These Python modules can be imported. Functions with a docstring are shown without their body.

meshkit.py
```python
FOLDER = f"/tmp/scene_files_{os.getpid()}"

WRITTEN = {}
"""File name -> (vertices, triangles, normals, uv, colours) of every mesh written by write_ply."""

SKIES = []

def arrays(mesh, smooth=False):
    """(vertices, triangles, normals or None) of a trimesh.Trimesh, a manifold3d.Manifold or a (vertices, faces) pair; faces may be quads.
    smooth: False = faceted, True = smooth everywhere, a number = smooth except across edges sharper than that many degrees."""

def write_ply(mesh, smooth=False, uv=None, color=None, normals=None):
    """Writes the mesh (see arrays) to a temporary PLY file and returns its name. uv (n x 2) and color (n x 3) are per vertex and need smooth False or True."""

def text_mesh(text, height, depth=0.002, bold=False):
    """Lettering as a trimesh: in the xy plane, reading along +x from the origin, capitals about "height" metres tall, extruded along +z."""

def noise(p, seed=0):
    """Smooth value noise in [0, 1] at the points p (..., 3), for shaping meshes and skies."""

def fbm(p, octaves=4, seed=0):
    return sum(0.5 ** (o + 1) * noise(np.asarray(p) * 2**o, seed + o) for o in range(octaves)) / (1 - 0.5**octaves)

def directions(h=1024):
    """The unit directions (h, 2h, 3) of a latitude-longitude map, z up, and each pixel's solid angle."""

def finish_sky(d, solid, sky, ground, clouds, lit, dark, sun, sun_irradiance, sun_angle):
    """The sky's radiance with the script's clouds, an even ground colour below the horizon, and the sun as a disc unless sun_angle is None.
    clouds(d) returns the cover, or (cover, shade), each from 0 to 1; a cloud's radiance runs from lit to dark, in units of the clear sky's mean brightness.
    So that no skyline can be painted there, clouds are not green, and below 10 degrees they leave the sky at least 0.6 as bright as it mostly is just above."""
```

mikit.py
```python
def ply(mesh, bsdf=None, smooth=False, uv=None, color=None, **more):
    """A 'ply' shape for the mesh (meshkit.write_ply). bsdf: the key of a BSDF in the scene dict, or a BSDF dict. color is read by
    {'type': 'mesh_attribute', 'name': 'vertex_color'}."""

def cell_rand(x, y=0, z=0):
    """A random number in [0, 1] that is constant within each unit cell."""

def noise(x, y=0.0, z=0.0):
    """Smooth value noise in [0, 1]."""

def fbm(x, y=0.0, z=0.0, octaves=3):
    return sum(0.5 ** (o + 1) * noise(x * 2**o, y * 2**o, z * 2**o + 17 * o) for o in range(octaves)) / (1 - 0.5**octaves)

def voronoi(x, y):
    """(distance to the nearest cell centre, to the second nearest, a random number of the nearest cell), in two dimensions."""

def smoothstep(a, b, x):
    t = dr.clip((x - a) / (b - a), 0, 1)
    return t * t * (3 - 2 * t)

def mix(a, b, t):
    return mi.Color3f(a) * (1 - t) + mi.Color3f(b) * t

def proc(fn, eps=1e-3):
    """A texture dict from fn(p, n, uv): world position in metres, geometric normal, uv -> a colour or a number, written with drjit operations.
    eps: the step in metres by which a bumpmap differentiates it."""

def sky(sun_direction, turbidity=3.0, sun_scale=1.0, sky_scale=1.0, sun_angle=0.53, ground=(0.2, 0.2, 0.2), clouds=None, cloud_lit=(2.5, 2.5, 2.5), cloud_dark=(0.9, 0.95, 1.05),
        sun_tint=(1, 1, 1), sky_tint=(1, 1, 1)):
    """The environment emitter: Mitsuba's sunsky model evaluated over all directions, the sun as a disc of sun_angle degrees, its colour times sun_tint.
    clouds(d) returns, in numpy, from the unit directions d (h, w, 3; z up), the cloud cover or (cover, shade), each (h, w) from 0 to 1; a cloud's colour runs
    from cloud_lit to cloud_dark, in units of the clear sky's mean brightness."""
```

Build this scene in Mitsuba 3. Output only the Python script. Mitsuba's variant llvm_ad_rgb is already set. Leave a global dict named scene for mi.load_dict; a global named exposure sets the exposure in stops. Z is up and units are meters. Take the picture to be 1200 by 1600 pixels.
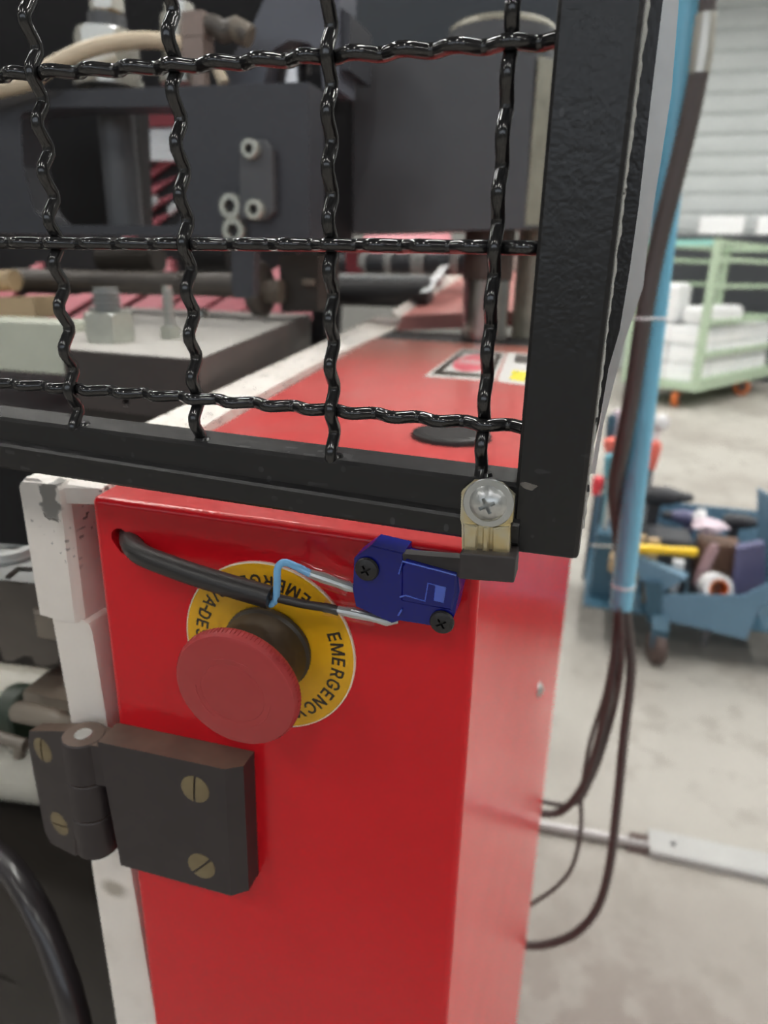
import math, random
import numpy as np, trimesh, manifold3d as m3, drjit as dr, mitsuba as mi
import mikit, meshkit
from shapely.geometry import Polygon, Point
T4 = mi.ScalarTransform4f
random.seed(7); rng = np.random.default_rng(7)
# ------------------------------------------------------------------ camera, exposure
# Lengths below are millimetres around the middle of the gate's right-hand wire crossing; FLOOR is the floor's height there.
FLOOR = -1150.0
F = 1100.0
YAW, PITCH, ROLL = -0.28611897, -0.33356084, 0.02308682
CAM = np.array([24.94, -170.19, -4.67])
fw = np.array([math.sin(YAW) * math.cos(PITCH), math.cos(YAW) * math.cos(PITCH), math.sin(PITCH)])
rt = np.cross(fw, [0, 0, 1.0]); rt /= np.linalg.norm(rt); up = np.cross(rt, fw)
rt, up = rt * math.cos(ROLL) + up * math.sin(ROLL), up * math.cos(ROLL) - rt * math.sin(ROLL)
def W(v):
    v = np.asarray(v, float).copy(); v[..., 2] -= FLOOR
    return v / 1000.0
exposure = -1.6
scene = {'type': 'scene'}
labels = {}
o = W(CAM)
scene['camera'] = {'type': 'thinlens', 'fov': math.degrees(2 * math.atan(600 / F)), 'fov_axis': 'x', 'near_clip': 0.01, 'far_clip': 100.0,
                   'aperture_radius': 0.00095, 'focus_distance': 0.185,
                   'to_world': T4().look_at(origin=o.tolist(), target=(o + fw).tolist(), up=up.tolist())}
LAMP = 88.0
# ------------------------------------------------------------------ helpers
def ray(px, py): return fw + rt * (px - 600) / F - up * (py - 800) / F
def on(ax, v, px, py):
    d = ray(px, py); return CAM + d * (v - CAM[ax]) / d[ax]
def Yp(v, px, py): return on(1, v, px, py)
def Zp(v, px, py): return on(2, v, px, py)
def numbered(k):
    if k not in labels and k not in scene and not any(s.startswith(k + '__') for s in scene): return k
    i = 1
    while f'{k}_{i:03d}' in labels or f'{k}_{i:03d}' in scene: i += 1
    return f'{k}_{i:03d}'
def thing(name, label, cat, group=None, kind=None):
    k = numbered(name); labels[k] = {'label': label, 'category': cat}
    if group: labels[k]['group'] = group
    if kind: labels[k]['kind'] = kind
    return k
def add(key, mesh, mat, smooth=30, label=None, emit=None):
    if '__' in key:
        base, i, k = key, 1, key
        while k in scene: k = f'{base}_{i:03d}'; i += 1
        key = k
    v, f, _ = meshkit.arrays(mesh)
    extra = {'emitter': {'type': 'area', 'radiance': {'type': 'rgb', 'value': emit}}} if emit else {}
    scene[key] = mikit.ply(trimesh.Trimesh(W(v), f, process=False), mat, smooth=smooth, **extra)
    if label: labels[key] = {'label': label}
    return key
def whole(name, label, cat, mesh, mat, smooth=30, group=None, kind=None):
    k = thing(name, label, cat, group, kind); add(k, mesh, mat, smooth); return k
def struct(name, mesh, mat, smooth=30, parts=False):
    labels[name] = {'label': name.replace('_', ' ') + ' of the factory hall', 'category': name.split('_')[0], 'kind': 'structure'}
    if mesh is not None: add(name, mesh, mat, smooth)
    return name
def tm(man):
    m = man.to_mesh(); return trimesh.Trimesh(m.vert_properties[:, :3], m.tri_verts, process=False)
def mf(mesh):
    v, f, _ = meshkit.arrays(mesh); q = trimesh.Trimesh(v, f, process=True)
    return m3.Manifold(m3.Mesh(np.asarray(q.vertices, np.float32), np.asarray(q.faces, np.uint32)))
def hull(pts): return trimesh.convex.convex_hull(np.asarray(pts, float))
def box(x0, x1, y0, y1, z0, z1, b=0.0):
    b = min(b, (x1 - x0) / 2.01, (y1 - y0) / 2.01, (z1 - z0) / 2.01)
    P = []
    for x, sx in ((x0, 1), (x1, -1)):
        for y, sy in ((y0, 1), (y1, -1)):
            for z, sz in ((z0, 1), (z1, -1)):
                if b <= 0: P.append((x, y, z)); continue
                P += [(x + sx * b, y + sy * b, z), (x + sx * b, y, z + sz * b), (x, y + sy * b, z + sz * b)]
    return hull(P)
def rbox(corners, r):
    """hull of small spheres at the given corner points: a rounded solid"""
    s = trimesh.creation.icosphere(2, r).vertices
    return hull(np.concatenate([s + np.asarray(c) for c in corners]))
def frame_to(d):
    d = np.asarray(d, float) / np.linalg.norm(d)
    a = np.cross(d, [0, 0, 1.0]) if abs(d[2]) < .9 else np.cross(d, [1.0, 0, 0])
    a /= np.linalg.norm(a); return a, np.cross(d, a), d
def lathe(prof, c, d, n=40, a0=None):
    """profile [(radius, height)] turned about direction d from point c"""
    A, B, D = frame_to(d)
    if a0 is not None: A = np.asarray(a0, float); B = np.cross(D, A)
    m = trimesh.creation.revolve(np.asarray(prof, float), sections=n)
    v = m.vertices; m = trimesh.Trimesh(np.asarray(c, float) + v[:, :1] * A + v[:, 1:2] * B + v[:, 2:3] * D, m.faces, process=False)
    if m.volume < 0: m.invert()
    return m
def cyl(p, q, r, n=28, b=0.0, r2=None):
    p, q = np.asarray(p, float), np.asarray(q, float); h = np.linalg.norm(q - p); r2 = r if r2 is None else r2
    prof = [(0, 0), (r - b, 0), (r, b), (r2, h - b), (r2 - b, h), (0, h)] if b else [(0, 0), (r, 0), (r2, h), (0, h)]
    return lathe(prof, p, q - p, n)
def spline(pts, n=10):
    P = np.asarray(pts, float); P = np.vstack([2 * P[0] - P[1], P, 2 * P[-1] - P[-2]]); out = []
    for i in range(1, len(P) - 2):
        for t in np.linspace(0, 1, n, endpoint=False):
            a, b, c, d = P[i - 1:i + 3]
            out.append(.5 * (2 * b + (c - a) * t + (2 * a - 5 * b + 4 * c - d) * t * t + (3 * b - a - 3 * c + d) * t ** 3))
    return np.vstack([out, P[-2]])
def tube(path, r, n=14, hollow=None):
    P = np.asarray(path, float); rr = np.full(len(P), r, float) if np.isscalar(r) else np.asarray(r, float)
    t = np.gradient(P, axis=0); t /= np.linalg.norm(t, axis=1, keepdims=True)
    a, _, _ = frame_to(t[0]); V = []
    for p, d, q in zip(P, t, rr):
        a = a - d * (a @ d); a /= np.linalg.norm(a); b = np.cross(d, a)
        th = np.arange(n) * 2 * np.pi / n
        V.append(p + q * (np.cos(th)[:, None] * a + np.sin(th)[:, None] * b))
    k = len(P); Fc = []
    for i in range(k - 1):
        for j in range(n):
            j2 = (j + 1) % n
            Fc += [(i * n + j, i * n + j2, (i + 1) * n + j2), (i * n + j, (i + 1) * n + j2, (i + 1) * n + j)]
    V = np.vstack(V + [P[:1], P[-1:]])
    for j in range(n):
        j2 = (j + 1) % n
        Fc += [(k * n, j2, j), (k * n + 1, (k - 1) * n + j, (k - 1) * n + j2)]
    return trimesh.Trimesh(V, Fc, process=False)
def loft(secs, close=True):
    """closed solid through rings of points (each ring the same count)"""
    S = [np.asarray(s, float) for s in secs]; n = len(S[0]); k = len(S); V = np.vstack(S); Fc = []
    for i in range(k - 1):
        for j in range(n):
            j2 = (j + 1) % n
            Fc += [(i * n + j, i * n + j2, (i + 1) * n + j2), (i * n + j, (i + 1) * n + j2, (i + 1) * n + j)]
    V = np.vstack([V, S[0].mean(0), S[-1].mean(0)])
    for j in range(n):
        j2 = (j + 1) % n
        Fc += [(k * n, j2, j), (k * n + 1, (k - 1) * n + j, (k - 1) * n + j2)]
    m = trimesh.Trimesh(V, Fc, process=False)
    if m.volume < 0: m = trimesh.Trimesh(V, np.asarray(Fc)[:, ::-1], process=False)
    return m
def ext(poly, d, axis='y', at=0.0, holes=()):
    """2-D polygon (x,z for axis y; x,y for axis z; y,z for axis x) extruded by d along the axis from at"""
    p = poly if isinstance(poly, Polygon) else Polygon(poly, holes)
    m = trimesh.creation.extrude_polygon(p.buffer(0), abs(d), engine='earcut'); v = m.vertices.copy()
    h = v[:, 2] + (at if d > 0 else at + d)
    n = {'y': np.c_[v[:, 0], h, v[:, 1]], 'z': np.c_[v[:, 0], v[:, 1], h], 'x': np.c_[h, v[:, 0], v[:, 1]]}[axis]
    m = trimesh.Trimesh(n, m.faces, process=False)
    if m.volume < 0: m.invert()
    return m
def face(y, pts, d, r=0.0):
    """solid whose front outline passes through the image points at depth y, extruded back by d, corners rounded by r"""
    p = Polygon([(q[0], q[2]) for q in (Yp(y, *a) for a in pts)]).buffer(0)
    if r: p = p.buffer(-r).buffer(r, quad_segs=6)
    return ext(p, d, 'y', y)
def bevel_face(y, pts, d, b):
    p = [Yp(y, *a) for a in pts]; p = Polygon([(q[0], q[2]) for q in p]).buffer(0)
    i = p.buffer(-b, join_style=2)
    P = [(x, y, z) for x, z in i.exterior.coords] + [(x, y + b, z) for x, z in p.exterior.coords] + [(x, y + d, z) for x, z in p.exterior.coords]
    return hull(P)
def join(*m): return trimesh.util.concatenate([trimesh.Trimesh(x.vertices, x.faces, process=False) for x in m])
def minus(a, *bs):
    a = mf(a)
    for b in bs: a = a - mf(b)
    return tm(a)
# ------------------------------------------------------------------ materials
C = lambda *v: {'type': 'rgb', 'value': list(v)}
def sr(*v): return tuple(((c / 255 + .055) / 1.055) ** 2.4 if c > 10 else c / 255 / 12.92 for c in v)
def mat(name, col, rough=.4, metal=0.0, spec=.5, coat=0.0, bump=None, scale=1.0, **kw):
    b = {'type': 'principled', 'base_color': mikit.proc(col) if callable(col) else C(*col), 'roughness': rough if np.isscalar(rough) else mikit.proc(rough), 'metallic': metal, 'specular': spec, **kw}
    if coat: b.update(clearcoat=coat, clearcoat_gloss=.9)
    if bump: b = {'type': 'bumpmap', 'arbitrary': mikit.proc(bump, eps=2e-4), 'scale': scale, 'bsdf': b}
    scene['mat_' + name] = {'type': 'twosided', 'bsdf': b}
    return 'mat_' + name
n3 = lambda p, s, o=0.0: mikit.noise(p.x * s + o, p.y * s, p.z * s)
f3 = lambda p, s, o=0.0, k=4: mikit.fbm(p.x * s + o, p.y * s, p.z * s, octaves=k)
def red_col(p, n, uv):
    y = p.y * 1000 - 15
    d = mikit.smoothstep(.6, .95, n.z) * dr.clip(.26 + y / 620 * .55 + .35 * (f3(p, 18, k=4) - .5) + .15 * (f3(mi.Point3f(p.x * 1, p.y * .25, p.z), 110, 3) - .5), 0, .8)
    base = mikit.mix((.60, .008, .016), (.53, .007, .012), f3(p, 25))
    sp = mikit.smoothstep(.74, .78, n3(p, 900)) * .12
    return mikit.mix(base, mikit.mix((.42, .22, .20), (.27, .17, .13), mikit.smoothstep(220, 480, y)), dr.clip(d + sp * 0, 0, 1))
RED = mat('red_paint', red_col, .18, spec=.33, bump=lambda p, n, uv: f3(p, 420, k=3), scale=.00016)
BLACKP = mat('black_paint', lambda p, n, uv: mikit.mix((.006, .006, .0065), (.05, .05, .055), mikit.smoothstep(.80, .88, n3(p, 420)) * mikit.smoothstep(.45, .7, f3(p, 60)) * .5), .36, spec=.55,
             bump=lambda p, n, uv: f3(p, 480, k=3) + .4 * n3(p, 1500), scale=.00014)
BLACKW = mat('black_wire', (.005, .005, .0055), .13, spec=.6, coat=.5, bump=lambda p, n, uv: f3(p, 260, k=2), scale=.0003)
RAGGED = mat('ragged_paint_edge', lambda p, n, uv: mikit.mix((.52, .51, .47), (.02, .02, .02), mikit.smoothstep(.62, .68, f3(p, 260))), .6)
def cream_col(p, n, uv):
    x, y, z = p.x * 1000, p.y * 1000, p.z * 1000 + FLOOR
    base = mikit.mix((.80, .745, .69), (.72, .665, .60), f3(p, 22))
    dirt = mikit.smoothstep(.55, .8, f3(p, 35, 7)) * .25
    c = mikit.mix(base, (.30, .24, .18), dirt)
    sm = mikit.smoothstep(9, 3, dr.sqrt(dr.square(x + 147) + dr.square((z + 258) * 1.3)) + 4 * (f3(p, 90) - .5)) * .7
    c = mikit.mix(c, (.22, .18, .13), sm)
    w = 15 * (f3(p, 230, 2, 3) - .5)
    chip = mikit.smoothstep(.4, -.4, dr.maximum(dr.abs(x + 150.5 + w * .5) - 3.6, dr.abs(z + 82.5 + w * .5) - 5.4)) * mikit.smoothstep(60, 40, y)
    rim = mikit.smoothstep(.9, .0, dr.maximum(dr.abs(x + 150.5 + w * .5) - 3.6, dr.abs(z + 82.9 + w * .5) - 5.4)) * mikit.smoothstep(60, 40, y)
    c = mikit.mix(c, (.05, .045, .04), rim * (1 - chip) * mikit.smoothstep(-84, -88, z))
    c = mikit.mix(c, (.21, .20, .185), chip)
    nick = mikit.smoothstep(.76, .80, n3(p, 650)) * mikit.smoothstep(.5, .62, f3(p, 70, 4)) * mikit.smoothstep(-125, -80, z)
    return mikit.mix(c, (.07, .065, .06), nick)
CREAM = mat('cream_paint', cream_col, .42, bump=lambda p, n, uv: f3(p, 200), scale=.0002)
OXIDE = mat('black_oxide_steel', lambda p, n, uv: mikit.mix((.024, .026, .033), (.037, .039, .047), f3(p, 16) * .8 + .2 * n3(p, 300)), .45, spec=.5)
OXIDE2 = mat('dark_gray_steel', lambda p, n, uv: mikit.mix((.052, .055, .061), (.074, .077, .083), f3(p, 14)), .42, spec=.5)
BEIGE = mat('worn_edge_steel', lambda p, n, uv: mikit.mix((.36, .34, .27), (.20, .19, .15), f3(p, 60)), .4, metal=.3)
STEEL = mat('bright_steel', lambda p, n, uv: mikit.mix((.55, .52, .50), (.40, .37, .35), f3(p, 60)), .22, metal=1.0)
BROWNST = mat('oily_brown_steel', lambda p, n, uv: mikit.mix((.075, .05, .04), (.045, .032, .028), f3(p, 40)), .42, metal=.2)
GROUND = mat('dusty_ground_steel', lambda p, n, uv: mikit.mix((.40, .385, .36), (.30, .285, .26), f3(p, 30)), .5, metal=.15)
BLOCKS = mat('brown_block_side', lambda p, n, uv: mikit.mix(mikit.mix((.055, .038, .034), (.035, .033, .033), f3(p, 26)), (.39, .375, .35), mikit.smoothstep(.7, .95, n.z)), .5)
PALEG = mat('pale_green_bar_paint', lambda p, n, uv: mikit.mix((.54, .56, .47), (.46, .48, .40), f3(p, 20)), .4)
ZINC = mat('zinc_plate', lambda p, n, uv: mikit.mix((.60, .61, .60), (.42, .43, .41), f3(p, 140)), .3, metal=.75)
NUTZ = mat('dull_zinc_nut', lambda p, n, uv: mikit.mix((.50, .51, .45), (.36, .37, .33), f3(p, 120)), .36, metal=.45)
THREAD = mat('thread_steel', (.30, .31, .31), .4, metal=.6)
YZINC = mat('yellow_zinc', lambda p, n, uv: mikit.mix((.62, .50, .26), (.62, .58, .44), mikit.smoothstep(.35, .65, f3(p, 160))), .28, metal=.8)
NICKEL = mat('nickel_fitting', (.56, .545, .49), .28, metal=.7)
BLUEPL = mat('blue_plastic', (.003, .006, .13), .2, spec=.4, coat=.15)
BLUEPL2 = mat('blue_plastic_ridge', (.05, .10, .48), .2, spec=.6, coat=.6)
BLACKPL = mat('black_plastic', (.012, .011, .011), .45)
RUBBER = mat('dark_rubber', lambda p, n, uv: mikit.mix((.022, .018, .018), (.033, .028, .028), f3(p, 200)), .6)
SHEATH = mat('black_cable_sheath', (.016, .014, .014), .42, spec=.5)
BROWNCAB = mat('dusty_brown_cable', (.066, .055, .053), .5)
BLUEW = mat('blue_wire', (.16, .40, .66), .4)
YELLOW = mat('yellow_legend', lambda p, n, uv: mikit.mix((.80, .42, .007), (.74, .38, .007), f3(p, 60)), .42)
INK = mat('black_ink', (.02, .012, .008), .5)
IVORY = mat('pale_rim', (.75, .66, .52), .5)
CAPRED = mat('matte_red_cap', lambda p, n, uv: mikit.mix((.33, .032, .033), (.37, .042, .043), f3(p, 90)), .46, spec=.4)
COLLAR = mat('brown_black_collar', lambda p, n, uv: mikit.mix((.020, .016, .012), (.055, .045, .033), mikit.smoothstep(.4, .75, f3(p, 70))), .5)
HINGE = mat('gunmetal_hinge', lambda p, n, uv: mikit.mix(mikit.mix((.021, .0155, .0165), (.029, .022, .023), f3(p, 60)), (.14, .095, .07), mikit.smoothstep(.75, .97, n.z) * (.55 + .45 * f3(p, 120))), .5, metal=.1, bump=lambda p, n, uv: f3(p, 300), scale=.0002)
BRASS = mat('dull_brass_screw', lambda p, n, uv: mikit.mix((.24, .19, .105), (.17, .13, .075), f3(p, 220)), .42, metal=.55)
MAROON = mat('maroon_plastic', lambda p, n, uv: mikit.mix((.60, .19, .225), (.50, .15, .18), f3(p, 12)), .5)
DKMAR = mat('dark_maroon', (.20, .02, .03), .5)
PINKRED = mat('dusty_pink_cover', lambda p, n, uv: mikit.mix((.56, .235, .21), (.50, .19, .17), f3(p, 9)), .45)
WHITE = mat('white_plastic', (.80, .81, .82), .45)
PAPER = mat('white_paper', lambda p, n, uv: mikit.mix((.88, .89, .90), (.72, .75, .78), mikit.smoothstep(.4, .8, mikit.fbm(p.x * 2, p.y * 2, p.z * 30))), .7)
TAN = mat('tan_cardboard', (.50, .37, .22), .7)
TUBEB = mat('beige_air_tube', (.60, .50, .36), .4)
BROWNF = mat('brown_plastic_fitting', (.25, .19, .165), .45)
DARKIN = mat('dark_interior', (.012, .012, .013), .6)
DARKBR = mat('dark_brown_interior', (.030, .025, .020), .6)
GUN = mat('gunmetal_bracket', lambda p, n, uv: mikit.mix((.05, .042, .036), (.085, .072, .060), f3(p, 40)), .45)
GREYBR = mat('grey_brown_cast', lambda p, n, uv: mikit.mix((.17, .145, .115), (.12, .10, .08), f3(p, 40)), .45)
GREENBK = mat('green_black_rubber', (.012, .022, .012), .5)
LIGHTG = mat('light_gray_part', (.42, .43, .42), .4)
OFFW = mat('off_white_roller', lambda p, n, uv: mikit.mix((.50, .48, .42), (.42, .40, .34), f3(p, 20)), .4)
PIPEB = mat('light_blue_pvc', lambda p, n, uv: mikit.mix((.17, .48, .66), (.15, .43, .60), f3(p, 8)), .28, spec=.6)
CONDUIT = mat('galvanised_conduit', (.45, .43, .42), .35, metal=.5)
TRUNK = mat('gray_white_trunking', lambda p, n, uv: mikit.mix((.42, .43, .42), (.31, .305, .30), f3(p, 7)), .5)
ALU = mat('aluminium_strip', lambda p, n, uv: mikit.mix((.54, .55, .55), (.42, .43, .43), f3(p, 40)), .35, metal=.3)
GREENC = mat('sage_green_paint', lambda p, n, uv: mikit.mix((.40, .52, .37), (.46, .57, .43), f3(p, 5)), .45)
TURQ = mat('pale_turquoise_plastic', (.30, .62, .56), .4)
ORANGE = mat('orange_wheel', (.62, .15, .03), .5)
DKWHEEL = mat('dark_wheel', (.07, .045, .04), .6)
TOOLBL = mat('steel_blue_paint', lambda p, n, uv: mikit.mix((.10, .20, .30), (.13, .24, .34), f3(p, 6)), .45)
TOOLDK = mat('dark_blue_paint', (.03, .085, .13), .5)
CHARC = mat('charcoal_tool', (.035, .038, .045), .45)
VIOLET = mat('slate_violet_tool', (.10, .10, .20), .45)
YELH = mat('yellow_handle', (.85, .55, .01), .35)
REDH = mat('red_handle', (.70, .05, .07), .35)
CORALH = mat('coral_handle', (.80, .16, .12), .4)
PINKW = mat('pinkish_white', (.66, .55, .62), .5)
TEAL = mat('teal_handle', (.08, .30, .38), .4)
BROWNT = mat('brown_wood', (.16, .09, .06), .6)
MAUVE = mat('mauve_handle', (.34, .22, .24), .5)
SHUT = mat('grey_shutter', lambda p, n, uv: mikit.mix((.50, .53, .53), (.46, .49, .49), f3(p, 3)), .45)
WALLM = mat('wall_paint', (.22, .22, .21), .7)
CEILM = mat('ceiling_sheet', (.12, .12, .12), .7)
def floor_col(p, n, uv):
    a = f3(p, 2.2, k=4); b = f3(p, 14, 5, k=4)
    c = mikit.mix((.35, .335, .305), (.27, .25, .225), mikit.smoothstep(.35, .7, a))
    c = mikit.mix(c, (.21, .19, .165), mikit.smoothstep(.5, .8, b) * .45)
    c = mikit.mix(c, (.20, .17, .15), mikit.smoothstep(.35, .0, dr.sqrt(dr.square(p.x - .16) + dr.square(p.y - .70))) * mikit.smoothstep(.3, .6, f3(p, 20, 2)) * .8)
    return c
FLOORM = mat('concrete', floor_col, .55, bump=lambda p, n, uv: f3(p, 60), scale=.0008)
STICKW = mat('sticker_white', (.62, .60, .57), .4)
STICKY = mat('sticker_yellow', (.72, .62, .02), .4)
STICKR = mat('sticker_red', (.62, .12, .15), .4)
LAMPM = mat('lamp_diffuser', (.8, .8, .8), .5)
STAINB = mat('blackened_steel_machine', (.009, .009, .010), .55, spec=.15)
scene['mat_clear_sleeve'] = {'type': 'thindielectric', 'int_ior': 1.45}
CLEAR = 'mat_clear_sleeve'
# ------------------------------------------------------------------ the hall
X0, X1, Y0, Y1 = -6000, 7000, -5000, 9400
struct('floor', ext([(X0, Y0), (X1, Y0), (X1, Y1), (X0, Y1)], -100, 'z', FLOOR), FLOORM, False)
struct('ceiling', ext([(X0, Y0), (X1, Y0), (X1, Y1), (X0, Y1)], 100, 'z', FLOOR + 4500), CEILM, False)
struct('wall_front', box(X0, X1, Y0 - 100, Y0, FLOOR, FLOOR + 4500), WALLM, False)
struct('wall_left', box(X0 - 100, X0, Y0, Y1, FLOOR, FLOOR + 4500), WALLM, False)
struct('wall_right', box(X1, X1 + 100, Y0, Y1, FLOOR, FLOOR + 4500), WALLM, False)
struct('wall_back', box(X0, X1, Y1, Y1 + 150, FLOOR, FLOOR + 4500), WALLM, False)
for i_ in range(5):
    x_ = -4600 + i_ * 2150
    labels[f'window_{i_ + 1}'] = {'label': 'bright daylight window in the wall opposite the machine', 'category': 'window', 'kind': 'structure'}
    add(f'window_{i_ + 1}', box(x_, x_ + 1700, Y0 + 2, Y0 + 20, FLOOR + 1900, FLOOR + 3600), 'mat_lamp_diffuser', False, emit=[2.6, 3.1, 3.8])
sd = thing('roller_shutter', 'pale grey horizontally ribbed roller shutter in the far wall', 'roller shutter')
prof = [(0, 0), (14, 12), (22, 45), (22, 155), (14, 188), (0, 200), (-16, 200), (-16, 0)]
k = 0
z = FLOOR
while z < FLOOR + 4200:
    add(sd + '__slat', ext([(Y1 - 30 - a, z + b) for a, b in prof], 5200, 'x', -600), SHUT, 30); z += 203
# ceiling lamps
for ix, x in enumerate((-4600, -2300, 300, 2700, 5000)):
    for iy, y in enumerate((-2600, 500, 2000, 4200, 5800, 7400)):
        L = thing('ceiling_lamp', 'long fluorescent batten lamp hanging under the hall ceiling', 'ceiling lamp', 'fluorescent lamps under the ceiling')
        zz = FLOOR + 4150
        add(L + '__housing', box(x - 165, x + 165, y - 620, y + 620, zz + 12, zz + 90, 10), WALLM, False)
        add(L + '__stem', join(cyl((x, y - 450, zz + 85), (x, y - 450, FLOOR + 4510), 8, 10), cyl((x, y + 450, zz + 85), (x, y + 450, FLOOR + 4510), 8, 10)), ALU)
        s = LAMP
        add(L + '__diffuser', box(x - 150, x + 150, y - 600, y + 600, zz, zz + 14), LAMPM, False, emit=[s * 1.0, s * .98, s * .93])
# ------------------------------------------------------------------ red cabinet
cab = thing('red_cabinet', 'glossy red painted steel machine cabinet carrying the emergency stop button', 'cabinet')
r = 2.6
BL = Zp(-79.5, 608, 523)
foot = [(-131.5, 15), (-.5, 15), (21, 600), (BL[0], 600)]
cz = [-78.4, -79.8, -79.8, -78.4]
cor = []
for (x, y), zt in zip(foot, cz):
    cx, cy = -70, 300
    sx, sy = np.sign(cx - x) * r, np.sign(cy - y) * r
    cor += [(x + sx, y + sy, zt - r), (x + sx, y + sy, FLOOR + r)]
hole_c = Yp(15, 190, 846)
slot = cyl((hole_c[0] - .5, 0, hole_c[2] + 1.2), (hole_c[0] - .5, 60, hole_c[2] + 1.2), 3.4, 24)
slot = hull(np.vstack([slot.vertices, slot.vertices + [1.8, 0, -2.4]]))
curve = [Zp(-79.5, *a)[:2] for a in ((287, 687), (375, 633), (508, 562), (600, 522))]
cab_hull = rbox(cor, r)
def top_z(x, y):
    n_ = cab_hull.face_normals; o_ = cab_hull.triangles[:, 0]; k_ = n_[:, 2] > .9
    return float(np.min(o_[k_, 2] - (n_[k_, 0] * (x - o_[k_, 0]) + n_[k_, 1] * (y - o_[k_, 1])) / n_[k_, 2]))
side_cut = ext(Polygon([(-131.0, 17.5)] + [(x + 1.2, y) for x, y in curve] + [(curve[-1][0] - 10, 700), (-600, 700), (-600, 17.5)]), 1400, 'z', FLOOR - 10)
add(cab + '__body', minus(cab_hull, slot, side_cut), RED, 35)
plug_c = Zp(-79.5, 705, 684); plug_c[2] = top_z(plug_c[0], plug_c[1])
add(cab + '__blanking_plug', lathe([(0, 3.0), (14.5, 3.0), (15.8, 3.2), (18.2, 2.4), (18.8, 1.4), (18.8, -.5), (0, -.5)], plug_c, (0, 0, 1), 48), BLACKPL, 35, 'round black plastic plug set in the top of the red cabinet')
sc = Yp(300, 868, 1082)
dn = np.array([585, -21.5, 0]); dn = np.array([dn[0], dn[1], 0]) / np.linalg.norm(dn)
sx_ = -.5 + (300 - 15) * 21.5 / 585
add(cab + '__side_screw', lathe([(0, 4.0), (2.5, 3.6), (5, 2.0), (6, 0), (6, -1), (0, -1)], (sx_, 300, sc[2]), dn, 28), ZINC, 40, 'bright domed screw head')
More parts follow.
